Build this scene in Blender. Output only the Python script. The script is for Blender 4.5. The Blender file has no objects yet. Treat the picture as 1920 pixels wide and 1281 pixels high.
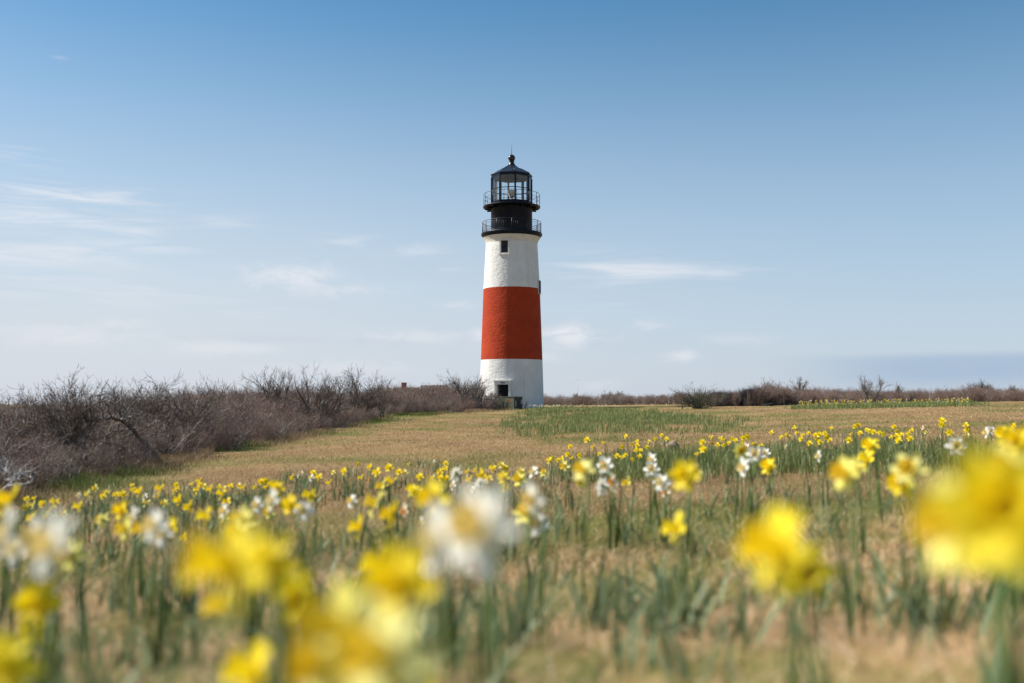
import bpy, math, random
import numpy as np
from mathutils import Vector, Matrix

# ------------------------------------------------------------------ camera, world, sun, exposure
S = bpy.context.scene
COL = S.collection
F_PX, CX, CY = 1866.7, 960.0, 640.5           # a 35 mm lens on a 36 mm wide frame, in photo pixels
HORIZON = 750.0
PITCH = math.atan((HORIZON - CY) / F_PX)
CAM_Z = 1.6

cam_d = bpy.data.cameras.new('camera')
cam_d.lens, cam_d.sensor_width = 35.0, 36.0
cam_d.clip_start, cam_d.clip_end = 0.05, 20000.0
cam_d.dof.use_dof = True
cam_d.dof.focus_distance = 60.0
cam_d.dof.aperture_fstop = 1.25
cam_d.dof.aperture_blades = 9
cam = bpy.data.objects.new('camera', cam_d)
COL.objects.link(cam)
cam.location = (0, 0, CAM_Z)
cam.rotation_euler = (math.pi / 2 + PITCH, 0, 0)
S.camera = cam

SUN_AZ, SUN_EL = math.radians(-80.0), math.radians(44.0)     # azimuth from +Y, clockwise positive
SUN_DIR = Vector((math.sin(SUN_AZ) * math.cos(SUN_EL), math.cos(SUN_AZ) * math.cos(SUN_EL), math.sin(SUN_EL)))

W = bpy.data.worlds.new('World')
S.world = W
W.use_nodes = True
SKY_STRENGTH = 0.09


def build_world():
    nt = W.node_tree
    nt.nodes.clear()
    N, L = nt.nodes, nt.links

    def node(t, **kw):
        n = N.new(t)
        for k, v in kw.items():
            setattr(n, k, v)
        return n

    def val(x):
        return x

    def m(op, a, b=None, clamp=False):
        n = N.new('ShaderNodeMath')
        n.operation = op
        n.use_clamp = clamp
        for i, v in enumerate((a, b)):
            if v is None:
                continue
            if isinstance(v, (int, float)):
                n.inputs[i].default_value = v
            else:
                L.new(v, n.inputs[i])
        return n.outputs[0]

    def smooth(x, lo, hi):
        n = N.new('ShaderNodeMapRange')
        n.interpolation_type = 'SMOOTHSTEP'
        L.new(x, n.inputs['Value'])
        n.inputs['From Min'].default_value = lo
        n.inputs['From Max'].default_value = hi
        return n.outputs['Result']

    out = node('ShaderNodeOutputWorld')
    bg = node('ShaderNodeBackground')
    bg.inputs['Strength'].default_value = SKY_STRENGTH
    L.new(bg.outputs[0], out.inputs[0])
    sky = node('ShaderNodeTexSky', sky_type='NISHITA')
    sky.sun_disc = False
    sky.sun_elevation = SUN_EL
    sky.sun_rotation = SUN_AZ
    sky.altitude = 0
    sky.air_density = 1.0
    sky.dust_density = 0.3
    sky.ozone_density = 1.6
    tc = node('ShaderNodeTexCoord')
    sep = node('ShaderNodeSeparateXYZ')
    L.new(tc.outputs['Generated'], sep.inputs[0])
    X, Y, Z = sep.outputs
    hor = m('SQRT', m('ADD', m('MULTIPLY', X, X), m('MULTIPLY', Y, Y)))
    U = m('ARCTAN2', X, Y)                     # azimuth
    V = m('ARCTAN2', Z, hor)                   # elevation
    comb = node('ShaderNodeCombineXYZ')
    L.new(U, comb.inputs[0])
    L.new(V, comb.inputs[1])

    def noise(su, sv, detail, rough, off, dist=0.0):
        mp = node('ShaderNodeMapping')
        L.new(comb.outputs[0], mp.inputs[0])
        mp.inputs['Scale'].default_value = (su, sv, 1)
        mp.inputs['Location'].default_value = (off, off * 0.37, off * 0.11)
        n = node('ShaderNodeTexNoise')
        L.new(mp.outputs[0], n.inputs['Vector'])
        n.inputs['Scale'].default_value = 1.0
        n.inputs['Detail'].default_value = detail
        n.inputs['Roughness'].default_value = rough
        n.inputs['Distortion'].default_value = dist
        return n.outputs['Fac']

    wisp = noise(8, 75, 8, 0.60, 3.1, 1.0)
    puff = noise(30, 75, 8, 0.62, 7.7, 0.6)
    edge = noise(5, 34, 4, 0.6, 1.3)

    def az(px):
        return math.atan((px - CX) / F_PX)

    def el(py):
        return PITCH + math.atan((CY - py) / F_PX)

    def blob(px, py, wx, wy):
        a = m('DIVIDE', m('SUBTRACT', U, az(px)), wx / F_PX)
        b = m('DIVIDE', m('SUBTRACT', V, el(py)), wy / F_PX)
        q = m('ADD', m('MULTIPLY', a, a), m('MULTIPLY', b, b))
        return m('POWER', 2.718, m('MULTIPLY', q, -1.0))

    total = None
    WISPS = [(90, 402, 190, 19, .9), (130, 441, 200, 17, .8), (40, 420, 150, 28, .7), (60, 505, 190, 30, .6), (240, 480, 120, 14, .4), (10, 340, 60, 16, .5), (270, 412, 50, 12, .3),
             (410, 432, 70, 16, .35), (640, 456, 80, 12, .45), (775, 470, 55, 12, .4), (1190, 505, 180, 26, .75),
             (1360, 515, 60, 18, .5), (1110, 575, 80, 14, .25), (520, 592, 110, 10, .4), (180, 560, 220, 30, .35),
             (96, 166, 16, 5, .25), (840, 508, 40, 8, .25), (250, 452, 60, 12, .5)]
    PUFFS = [(548, 525, 75, 24, .75), (640, 548, 90, 14, .45), (1065, 628, 55, 20, .95), (905, 632, 30, 16, .6),
             (1285, 668, 30, 11, .6), (1215, 612, 36, 12, .35), (230, 618, 45, 12, .35), (760, 632, 110, 12, .4),
             (1120, 720, 40, 9, .45), (860, 572, 40, 9, .35), (420, 655, 120, 16, .4), (120, 640, 140, 18, .4), (640, 690, 150, 14, .35), (1010, 668, 60, 12, .35), (1390, 640, 70, 10, .25)]
    for src, lo, hi, lst in ((wisp, .42, .66, WISPS), (puff, .36, .60, PUFFS)):
        for px, py, wx, wy, k in lst:
            b = blob(px, py, wx, wy)
            # noise pushes the soft mask in and out so that every cloud has a ragged edge
            f = m('MULTIPLY', smooth(m('ADD', src, m('MULTIPLY', b, .20)), lo + .04, hi + .20), m('MULTIPLY', m('POWER', b, .65), k * .8), clamp=True)
            total = f if total is None else m('MAXIMUM', total, f)
    # haze of thin cloud low over the horizon, thicker on the sun's side
    sidew = smooth(U, .55, -.45)
    low = m('MULTIPLY', smooth(V, .43, -.01), m('ADD', .82, m('MULTIPLY', sidew, .16)))
    low = m('MULTIPLY', low, m('ADD', .92, m('MULTIPLY', edge, .14)), clamp=True)
    hs = node('ShaderNodeHueSaturation')
    L.new(sky.outputs[0], hs.inputs['Color'])
    hs.inputs['Saturation'].default_value = 1.28
    hs.inputs['Hue'].default_value = .489
    hs.inputs['Value'].default_value = 1.0

    def mix(fac, a, b):
        n = node('ShaderNodeMix', data_type='RGBA')
        L.new(fac, n.inputs[0])
        for i, v in ((6, a), (7, b)):
            if isinstance(v, tuple):
                n.inputs[i].default_value = (*v, 1)
            else:
                L.new(v, n.inputs[i])
        return n.outputs[2]

    k = 1.0                                     # cloud and haze colours follow the sky's strength
    hz_c = mix(sidew, tuple(k * v for v in (4.2, 5.0, 6.2)), tuple(k * v for v in (5.3, 5.7, 6.35)))
    c = mix(low, hs.outputs[0], hz_c)
    bank = m('MULTIPLY', m('MULTIPLY', smooth(U, .22, .40), smooth(V, el(668) + .003, el(682))), smooth(V, el(748), el(700)))
    bank = m('MULTIPLY', bank, m('ADD', .50, m('MULTIPLY', edge, .75)), clamp=True)
    c = mix(bank, c, tuple(k * v for v in (3.2, 4.15, 5.45)))
    grey = m('MULTIPLY', m('MAXIMUM', blob(515, 640, 110, 9), blob(700, 640, 60, 9)), m('MULTIPLY', puff, .55))
    c = mix(grey, c, tuple(k * v for v in (4.4, 4.9, 5.8)))
    c = mix(total, c, tuple(k * v for v in (7.3, 7.2, 7.5)))
    L.new(c, bg.inputs['Color'])


build_world()

sun_d = bpy.data.lights.new('sun', 'SUN')
sun_d.energy = 5.0
sun_d.angle = math.radians(0.53)
sun_d.color = (1.0, 0.955, 0.88)
sun = bpy.data.objects.new('sun', sun_d)
COL.objects.link(sun)
sun.rotation_euler = SUN_DIR.to_track_quat('Z', 'Y').to_euler()

S.view_settings.view_transform = 'Standard'
S.view_settings.look = 'None'
S.view_settings.gamma = 1.0
S.view_settings.exposure = 0.45
S.render.engine = 'CYCLES'
S.cycles.use_denoising = True
try:
    S.cycles.denoiser = 'OPENIMAGEDENOISE'
    S.cycles.denoising_input_passes = 'RGB_ALBEDO_NORMAL'
    S.cycles.denoising_prefilter = 'ACCURATE'
except Exception:
    pass
S.cycles.max_bounces = 6
S.cycles.diffuse_bounces = 3
S.cycles.glossy_bounces = 2
S.cycles.transmission_bounces = 4
S.cycles.transparent_max_bounces = 12
S.cycles.sample_clamp_indirect = 4.0

random.seed(7)
RNG = np.random.default_rng(11)
R = math.radians

# ------------------------------------------------------------------ helpers


def ray(px, py):
    """direction of a photo pixel, scaled to one metre of depth along +Y"""
    a = (px - CX) / F_PX
    b = (CY - py) / F_PX
    c, s = math.cos(PITCH), math.sin(PITCH)
    d = Vector((a, c - b * s, s + b * c))
    return d / d.y


def at(px, py, d):
    r = ray(px, py)
    return Vector((r.x * d, d, CAM_Z + r.z * d))


_T = np.array([
    # r, left, centre, right : how far the ground lies below the eye
    (0, .55, .55, .52), (2, .68, .66, .58), (5, 1.0, .93, .68), (9, 1.22, 1.05, .74), (13, 1.34, 1.08, .74),
    (20, 1.38, 1.14, .76), (35, 1.32, 1.14, .64), (55, 1.15, 1.02, .40), (82, .85, .68, .24), (112, .80, .62, .14),
    (160, 1.3, 1.1, .9), (260, 1.9, 1.7, 1.6), (1000, 5, 5, 5), (9000, 40, 40, 40)], dtype=float)


def ground_z(x, y):
    x = np.asarray(x, float)
    y = np.asarray(y, float)
    r = np.hypot(x, y) * 0.5 + np.abs(y) * 0.5
    t = np.clip(x / (np.abs(y) + 1.5), -.8, .8) * 2.0
    lr = np.log(r + 2.0)
    xs = np.log(_T[:, 0] + 2.0)
    l, c, rr = (np.interp(lr, xs, _T[:, i]) for i in (1, 2, 3))
    w = t * t * (3 - 2 * np.abs(t)) * np.sign(t)
    w = np.where(np.abs(t) > 1, t, 0.5 * t + 0.5 * w)
    drop = np.where(w < 0, c + (l - c) * -w, c + (rr - c) * w)
    bump = .018 * np.sin(x * 1.3 + y * .7) + .014 * np.sin(x * 2.9 - y * 1.9 + 1.0) + .02 * np.sin(y * .31 + x * .17)
    fade = np.clip(r / 6.0, .3, 1.0)
    return CAM_Z - drop + bump * fade


def gz(x, y):
    return float(ground_z(x, y))


def on_ground(px, py, lo=1.0, hi=160.0):
    """where the ray of a pixel first meets the ground"""
    r = ray(px, py)
    d = lo
    while d < hi:
        if CAM_Z + r.z * d <= gz(r.x * d, d):
            break
        d *= 1.012
    return Vector((r.x * d, d, gz(r.x * d, d)))


def mat(name, color=(.5, .5, .5), rough=.6, metal=0.0, spec=.5):
    m = bpy.data.materials.new(name)
    m.use_nodes = True
    b = m.node_tree.nodes['Principled BSDF']
    b.inputs['Base Color'].default_value = (*color, 1)
    b.inputs['Roughness'].default_value = rough
    b.inputs['Metallic'].default_value = metal
    b.inputs['Specular IOR Level'].default_value = spec
    return m


def nodes_of(m):
    nt = m.node_tree
    return nt, nt.nodes, nt.links, nt.nodes['Principled BSDF'], nt.nodes['Material Output']


def noise_color(m, c1, c2, scale, detail=5, lo=.35, hi=.65, coord='Object', bump=0.0, bscale=None, dist=.02, stretch=None):
    nt, N, L, b, o = nodes_of(m)
    tc = N.new('ShaderNodeTexCoord')
    src = tc.outputs[coord]
    if stretch:
        mp = N.new('ShaderNodeMapping')
        mp.inputs['Scale'].default_value = stretch
        L.new(src, mp.inputs[0])
        src = mp.outputs[0]
    n = N.new('ShaderNodeTexNoise')
    n.inputs['Scale'].default_value = scale
    n.inputs['Detail'].default_value = detail
    L.new(src, n.inputs['Vector'])
    cr = N.new('ShaderNodeValToRGB')
    cr.color_ramp.elements[0].position = lo
    cr.color_ramp.elements[1].position = hi
    cr.color_ramp.elements[0].color = (*c1, 1)
    cr.color_ramp.elements[1].color = (*c2, 1)
    L.new(n.outputs['Fac'], cr.inputs[0])
    L.new(cr.outputs[0], b.inputs['Base Color'])
    if bump:
        n2 = N.new('ShaderNodeTexNoise')
        n2.inputs['Scale'].default_value = bscale or scale
        n2.inputs['Detail'].default_value = 6
        L.new(tc.outputs[coord], n2.inputs['Vector'])
        bp = N.new('ShaderNodeBump')
        bp.inputs['Strength'].default_value = bump
        bp.inputs['Distance'].default_value = dist
        L.new(n2.outputs['Fac'], bp.inputs['Height'])
        L.new(bp.outputs[0], b.inputs['Normal'])
    return m


def tint_material(name, rough=.7, translucent=0.0, attr='tint', spec=.2):
    """colour comes from a per-blade / per-twig attribute (the plant's own colour)"""
    m = mat(name, rough=rough, spec=spec)
    nt, N, L, b, o = nodes_of(m)
    a = N.new('ShaderNodeAttribute')
    a.attribute_name = attr
    L.new(a.outputs['Color'], b.inputs['Base Color'])
    if translucent:
        t = N.new('ShaderNodeBsdfTranslucent')
        L.new(a.outputs['Color'], t.inputs['Color'])
        mx = N.new('ShaderNodeMixShader')
        mx.inputs[0].default_value = translucent
        L.new(b.outputs[0], mx.inputs[1])
        L.new(t.outputs[0], mx.inputs[2])
        L.new(mx.outputs[0], o.inputs['Surface'])
    return m


def np_mesh(name, verts, loops, starts, totals, mats, tint=None, smooth=False):
    me = bpy.data.meshes.new(name)
    me.vertices.add(len(verts))
    me.vertices.foreach_set('co', np.ascontiguousarray(verts, dtype=np.float32).ravel())
    me.loops.add(len(loops))
    me.loops.foreach_set('vertex_index', np.ascontiguousarray(loops, dtype=np.int32))
    me.polygons.add(len(starts))
    me.polygons.foreach_set('loop_start', np.ascontiguousarray(starts, dtype=np.int32))
    me.polygons.foreach_set('loop_total', np.ascontiguousarray(totals, dtype=np.int32))
    if tint is not None:
        a = me.color_attributes.new('tint', 'FLOAT_COLOR', 'POINT')
        c = np.ones((len(verts), 4), np.float32)
        c[:, :3] = tint
        a.data.foreach_set('color', c.ravel())
    for mm in mats:
        me.materials.append(mm)
    if smooth:
        me.polygons.foreach_set('use_smooth', np.ones(len(starts), dtype=bool))
    me.update()
    me.validate()
    return me


def quads_mesh(name, verts, quads, mats, tint=None, smooth=False):
    quads = np.asarray(quads)
    n, k = quads.shape
    return np_mesh(name, verts, quads.ravel(), np.arange(n) * k, np.full(n, k), mats, tint, smooth)


class MB:
    """collects shapes; build() links them as ONE mesh object"""

    def __init__(self):
        self.v, self.f, self.mi, self.sm = [], [], [], []

    def add(self, v, f, mi=0, sm=False):
        o = len(self.v)
        self.v += [tuple(p) for p in v]
        self.f += [tuple(i + o for i in q) for q in f]
        self.mi += [mi] * len(f)
        self.sm += [sm] * len(f)
        return self

    def box(self, x0, x1, y0, y1, z0, z1, M=None, mi=0):
        v = [Vector(p) for p in ((x0, y0, z0), (x1, y0, z0), (x1, y1, z0), (x0, y1, z0), (x0, y0, z1), (x1, y0, z1), (x1, y1, z1), (x0, y1, z1))]
        if M is not None:
            v = [M @ p for p in v]
        return self.add(v, [(0, 3, 2, 1), (4, 5, 6, 7), (0, 1, 5, 4), (1, 2, 6, 5), (2, 3, 7, 6), (3, 0, 4, 7)], mi)

    def lathe(self, prof, n=64, mi=0, a0=0.0, sm=True, cap0=False, cap1=False):
        v, f = [], []
        for r, z in prof:
            for i in range(n):
                a = a0 + 2 * math.pi * i / n
                v.append((r * math.sin(a), -r * math.cos(a), z))
        for j in range(len(prof) - 1):
            for i in range(n):
                i2 = (i + 1) % n
                f.append((j * n + i, j * n + i2, (j + 1) * n + i2, (j + 1) * n + i))
        if cap0:
            f.append(tuple(range(n - 1, -1, -1)))
        if cap1:
            k = (len(prof) - 1) * n
            f.append(tuple(k + i for i in range(n)))
        return self.add(v, f, mi, sm)

    def tube(self, pts, rad, n=6, mi=0, cap=True):
        pts = [Vector(p) for p in pts]
        rs = rad if isinstance(rad, (list, tuple)) else [rad] * len(pts)
        v, f = [], []
        for i, p in enumerate(pts):
            t = (pts[min(i + 1, len(pts) - 1)] - pts[max(i - 1, 0)]).normalized()
            a = t.orthogonal().normalized() if i == 0 else (pa - t * pa.dot(t)).normalized()
            pa = a
            b = t.cross(a)
            for k in range(n):
                w = 2 * math.pi * k / n
                v.append(p + (a * math.cos(w) + b * math.sin(w)) * rs[i])
        for i in range(len(pts) - 1):
            for k in range(n):
                k2 = (k + 1) % n
                f.append((i * n + k, i * n + k2, (i + 1) * n + k2, (i + 1) * n + k))
        if cap:
            f.append(tuple(range(n - 1, -1, -1)))
            f.append(tuple((len(pts) - 1) * n + k for k in range(n)))
        return self.add(v, f, mi, True)

    def ring(self, r, z, rad, n=64, a0=0.0, k=6):
        v, f = [], []
        for i in range(n):
            a = a0 + 2 * math.pi * i / n
            for j in range(k):
                w = 2 * math.pi * j / k
                q = r + rad * math.cos(w)
                v.append((q * math.sin(a), -q * math.cos(a), z + rad * math.sin(w)))
        for i in range(n):
            for j in range(k):
                f.append((i * k + j, ((i + 1) % n) * k + j, ((i + 1) % n) * k + (j + 1) % k, i * k + (j + 1) % k))
        return self.add(v, f, 0, True)

    def mesh(self, name, mats):
        me = bpy.data.meshes.new(name)
        me.from_pydata(self.v, [], self.f)
        for mm in (mats if isinstance(mats, (list, tuple)) else [mats]):
            me.materials.append(mm)
        me.polygons.foreach_set('material_index', self.mi)
        me.polygons.foreach_set('use_smooth', self.sm)
        me.update()
        return me

    def build(self, name, mats, parent=None):
        return link(name, self.mesh(name, mats), parent)


def link(name, me, parent=None):
    o = bpy.data.objects.new(name, me)
    COL.objects.link(o)
    if parent is not None:
        o.parent = parent
    return o


def tag(o, label=None, cat=None, group=None, kind=None):
    for k, v in (('label', label), ('category', cat), ('group', group), ('kind', kind)):
        if v:
            o[k] = v
    return o


def thing(name, loc, label, cat, group=None, rz=0.0):
    o = bpy.data.objects.new(name, None)
    o.empty_display_size = .1
    COL.objects.link(o)
    o.location = loc
    o.rotation_euler = (0, 0, rz)
    return tag(o, label, cat, group)


# ------------------------------------------------------------------ ground colours


def vnoise(x, y, s, seed=0):
    """smooth value noise for plant colours"""
    x = np.asarray(x, float) / s + seed * 17.3
    y = np.asarray(y, float) / s + seed * 9.1
    xi, yi = np.floor(x), np.floor(y)
    fx, fy = x - xi, y - yi
    fx, fy = fx * fx * (3 - 2 * fx), fy * fy * (3 - 2 * fy)

    def h(a, b):
        return np.mod(np.abs(np.sin(a * 127.1 + b * 311.7 + seed * 3.7) * 43758.5453), 1.0)
    return (h(xi, yi) * (1 - fx) + h(xi + 1, yi) * fx) * (1 - fy) + (h(xi, yi + 1) * (1 - fx) + h(xi + 1, yi + 1) * fx) * fy


# front edge of the left thicket, traced on the ground: (pixel x, pixel y)
EDGE_PX = [(-260, 985), (0, 940), (110, 925), (210, 897), (300, 872), (400, 852), (500, 832), (600, 812), (690, 792), (715, 781), (800, 778), (880, 772), (945, 768)]
EDGE = [on_ground(*p) for p in EDGE_PX]
EDGE_X = np.array([p.x for p in EDGE])
EDGE_Y = np.array([p.y for p in EDGE])


def edge_dist(x, y):
    """distance to the thicket's front edge"""
    x, y = np.asarray(x, float), np.asarray(y, float)
    best = np.full(np.broadcast(x, y).shape, 1e9)
    for i in range(len(EDGE) - 1):
        ax, ay, bx, by = EDGE_X[i], EDGE_Y[i], EDGE_X[i + 1], EDGE_Y[i + 1]
        dx, dy = bx - ax, by - ay
        t = np.clip(((x - ax) * dx + (y - ay) * dy) / (dx * dx + dy * dy), 0, 1)
        best = np.minimum(best, np.hypot(x - ax - t * dx, y - ay - t * dy))
    return best


def greenness(x, y):
    r = np.hypot(x, y)
    n = .55 * vnoise(x, y, 2.6, 1) + .30 * vnoise(x, y * .6, 7.0, 2) + .15 * vnoise(x, y, .7, 3)
    g = np.clip((n - .45) * 3.4, 0, 1) * .85
    e = edge_dist(x, y)
    g = np.maximum(g, np.clip(1.25 - e / (.5 + .035 * r), 0, 1) * np.clip(vnoise(x, y, 2.2, 5) * 2.6 - .6, 0, 1))
    near = np.clip((13 - r) / 5, 0, 1)
    g = np.maximum(g, near * np.clip((vnoise(x, y, .45, 6) - .30) * 1.8, 0, .72))
    return g


TAN1, TAN2 = np.array((.38, .25, .118)), np.array((.245, .15, .07))
GRN1, GRN2 = np.array((.115, .14, .032)), np.array((.17, .17, .05))

# ------------------------------------------------------------------ ground


def build_ground():
    rings = np.concatenate([[0.0], np.geomspace(.4, 9000, 330)])
    na = 420
    a = np.linspace(0, 2 * math.pi, na, endpoint=False)
    # denser where the camera looks
    a = a + .62 * np.sin(a)
    x = np.outer(rings, np.sin(a + math.pi))
    y = np.outer(rings, np.cos(a + math.pi))
    z = ground_z(x, y)
    v = np.stack([x, y, z], -1).reshape(-1, 3)
    i, j = np.meshgrid(np.arange(len(rings) - 1), np.arange(na), indexing='ij')
    j2 = (j + 1) % na
    q = np.stack([i * na + j, i * na + j2, (i + 1) * na + j2, (i + 1) * na + j], -1).reshape(-1, 4)
    g = greenness(v[:, 0], v[:, 1])[:, None]
    k = vnoise(v[:, 0], v[:, 1], 1.1, 8)[:, None]
    tint = (TAN1 * k + TAN2 * (1 - k)) * (1 - g) + (GRN1 * k + GRN2 * (1 - k)) * g
    m = mat('turf', rough=.95, spec=.05)
    nt, N, L, b, o = nodes_of(m)
    at_ = N.new('ShaderNodeAttribute')
    at_.attribute_name = 'tint'
    geo = N.new('ShaderNodeNewGeometry')

    def nz(scale, detail, stretch=(1, 1, 1)):
        mp = N.new('ShaderNodeMapping')
        mp.inputs['Scale'].default_value = stretch
        L.new(geo.outputs['Position'], mp.inputs[0])
        n = N.new('ShaderNodeTexNoise')
        n.inputs['Scale'].default_value = scale
        n.inputs['Detail'].default_value = detail
        n.inputs['Roughness'].default_value = .7
        L.new(mp.outputs[0], n.inputs['Vector'])
        return n.outputs['Fac']
    fine = nz(16, 8)
    mr = N.new('ShaderNodeMapRange')
    L.new(fine, mr.inputs['Value'])
    mr.inputs['From Min'].default_value, mr.inputs['From Max'].default_value = .3, .7
    mr.inputs['To Min'].default_value, mr.inputs['To Max'].default_value = .45, 1.5
    mul = N.new('ShaderNodeMix')
    mul.data_type = 'RGBA'
    mul.blend_type = 'MULTIPLY'
    mul.inputs[0].default_value = 1
    L.new(at_.outputs['Color'], mul.inputs[6])
    L.new(mr.outputs[0], mul.inputs[7])
    L.new(mul.outputs[2], b.inputs['Base Color'])
    bp = N.new('ShaderNodeBump')
    bp.inputs['Strength'].default_value = .9
    bp.inputs['Distance'].default_value = .05
    L.new(nz(22, 6), bp.inputs['Height'])
    L.new(bp.outputs[0], b.inputs['Normal'])
    me = quads_mesh('ground', v, q[:, ::-1], [m], tint, True)
    tag(link('ground', me), kind='structure')


build_ground()

# ------------------------------------------------------------------ grass blades and strap leaves


def ribbons(base, direc, length, width, lean, side_up, tint, segs=2, tip=0.1, curl=1.0):
    """N ribbons; base Nx3, direc Nx2 lean direction; returns verts, quads, tint"""
    n = len(base)
    k = segs + 1
    s = np.linspace(0, 1, k)
    side = np.stack([-direc[:, 1], direc[:, 0], np.zeros(n)], 1)
    # width faces a random way
    ang = side_up
    ca, sa = np.cos(ang)[:, None], np.sin(ang)[:, None]
    d3 = np.concatenate([direc, np.zeros((n, 1))], 1)
    wv = side * ca + d3 * sa
    V = np.zeros((n, k, 2, 3))
    for i, t in enumerate(s):
        h = length * (t - .30 * np.clip(lean, 0, 1.5) * t ** 2 * curl)
        out = length * lean * (t ** 1.6)
        c = base + d3 * out[:, None] + np.stack([np.zeros(n), np.zeros(n), h], 1)
        w = width * (1.0 if t < .55 else 1 - (t - .55) / .45 * (1 - tip)) * (.75 + .25 * min(1, t * 4))
        V[:, i, 0] = c - wv * (w * .5)[:, None]
        V[:, i, 1] = c + wv * (w * .5)[:, None]
    idx = np.arange(n * k * 2).reshape(n, k, 2)
    Q = np.stack([idx[:, :-1, 0], idx[:, :-1, 1], idx[:, 1:, 1], idx[:, 1:, 0]], -1).reshape(-1, 4)
    T = np.repeat(tint, k * 2, axis=0)
    return V.reshape(-1, 3), Q, T


def inside_left_thicket(x, y, margin=0.0):
    xe = np.interp(y, EDGE_Y, EDGE_X)
    return (x < xe - margin) & (y > EDGE_Y[0])


def build_grass():
    m = tint_material('grass_blade', rough=.75, translucent=.25)
    # density falls with distance, blades get a little coarser
    n = 430000
    d = np.exp(RNG.uniform(math.log(.55), math.log(78), n))
    a = RNG.uniform(-.78, .78, n)
    x, y = d * np.sin(a), d * np.cos(a)
    keep = ~inside_left_thicket(x, y, .6)
    x, y, d = x[keep], y[keep], d[keep]
    n = len(x)
    g = greenness(x, y)
    isg = RNG.random(n) < g * .75
    k = RNG.random((n, 1))
    straw = np.array((.50, .345, .170)) * k + np.array((.29, .185, .088)) * (1 - k)
    pale = RNG.random((n, 1)) < .12
    straw = np.where(pale, np.array((.60, .47, .33)), straw)
    grn = np.array((.11, .14, .025)) * k + np.array((.20, .20, .048)) * (1 - k)
    tint = np.where(isg[:, None], grn, straw)
    near = np.clip((11 - d) / 6, 0, 1)
    patch = .72 + .42 * vnoise(x, y, 3.4, 14) + .22 * vnoise(x, y, .8, 15)
    tint = tint * (1.0 + .48 * near[:, None]) * patch[:, None]
    L = RNG.uniform(.035, .085, n) * (1 + near * .45)
    w = np.maximum(.0035, d * .00042) * RNG.uniform(.7, 1.3, n)
    th = RNG.uniform(0, 2 * math.pi, n)
    dr = np.stack([np.cos(th), np.sin(th)], 1)
    base = np.stack([x, y, ground_z(x, y) - .004], 1)
    v, q, t = ribbons(base, dr, L, w, RNG.uniform(.2, 1.5, n) + near * RNG.uniform(0, 1.4, n), RNG.uniform(-1, 1, n), tint, 2)
    tag(link('grass', quads_mesh('grass', v, q, [m], t)), kind='stuff')
    # taller pale and green tussock along the foot of the thicket
    n = 42000
    i = RNG.integers(1, len(EDGE) - 1, n)
    f = RNG.random(n)
    ex = EDGE_X[i] + (EDGE_X[i + 1 - (i == len(EDGE) - 1)] - EDGE_X[i]) * f
    ey = EDGE_Y[i] + (EDGE_Y[i + 1 - (i == len(EDGE) - 1)] - EDGE_Y[i]) * f
    off = RNG.normal(0, .45, n) * (1 + ey * .012)
    x, y = ex + off * .8 - .15, ey - off * .4
    cl = vnoise(x, y, 1.4, 12)
    keep = cl > .35
    x, y, cl = x[keep], y[keep], cl[keep]
    n = len(x)
    d = np.hypot(x, y)
    isg = (vnoise(x, y, 2.2, 5) > .5) & (RNG.random(n) < .8)
    k = RNG.random((n, 1))
    tint = np.where(isg[:, None], np.array((.10, .15, .025)) * k + np.array((.16, .19, .04)) * (1 - k),
                    np.array((.42, .30, .17)) * k + np.array((.24, .16, .09)) * (1 - k))
    th = RNG.uniform(0, 2 * math.pi, n)
    dr = np.stack([np.cos(th), np.sin(th)], 1)
    base = np.stack([x, y, ground_z(x, y) - .004], 1)
    v, q, t = ribbons(base, dr, RNG.uniform(.08, .26, n), np.maximum(.004, d * .0004), RNG.uniform(.1, .9, n), RNG.uniform(-1, 1, n), tint, 2)
    tag(link('tussock_grass', quads_mesh('tussock_grass', v, q, [m], t)), kind='stuff')


build_grass()

LEAF = tint_material('daffodil_leaf', rough=.5, translucent=.28, spec=.35)


def leaf_clumps(cx, cy, per, lmin, lmax, wmin=.008, wmax=.013, spread=.05, cool=False):
    n = len(cx)
    rep = RNG.integers(per[0], per[1] + 1, n)
    x = np.repeat(cx, rep)
    y = np.repeat(cy, rep)
    k = len(x)
    x = x + RNG.normal(0, spread, k)
    y = y + RNG.normal(0, spread, k)
    th = RNG.uniform(0, 2 * math.pi, k)
    dr = np.stack([np.cos(th), np.sin(th)], 1)
    base = np.stack([x, y, ground_z(x, y) - .01], 1)
    d = np.hypot(x, y)
    w = np.maximum(RNG.uniform(wmin, wmax, k), d * .00042)
    u = RNG.random((k, 1))
    tint = np.array((.105, .150, .040)) * u + np.array((.28, .30, .115)) * (1 - u)
    if cool:
        tint = np.array((.105, .155, .055)) * u + np.array((.30, .345, .185)) * (1 - u)
    yel = RNG.random((k, 1)) < .07
    tint = np.where(yel, np.array((.22, .22, .06)), tint)
    return ribbons(base, dr, RNG.uniform(lmin, lmax, k), w, np.abs(RNG.normal(.34 if cool else .20, .34 if cool else .24, k)), RNG.uniform(-1.5, 1.5, k), tint, 4, .35)


def cat(parts):
    vs, qs, ts, o = [], [], [], 0
    for v, q, t in parts:
        vs.append(v)
        qs.append(q + o)
        ts.append(t)
        o += len(v)
    return np.concatenate(vs), np.concatenate(qs), np.concatenate(ts)


def in_poly(x, y, poly):
    x, y = np.asarray(x), np.asarray(y)
    c = np.zeros(x.shape, bool)
    j = len(poly) - 1
    for i in range(len(poly)):
        xi, yi = poly[i][0], poly[i][1]
        xj, yj = poly[j][0], poly[j][1]
        cond = ((yi > y) != (yj > y)) & (x < (xj - xi) * (y - yi) / (yj - yi + 1e-12) + xi)
        c ^= cond
        j = i
    return c


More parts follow.
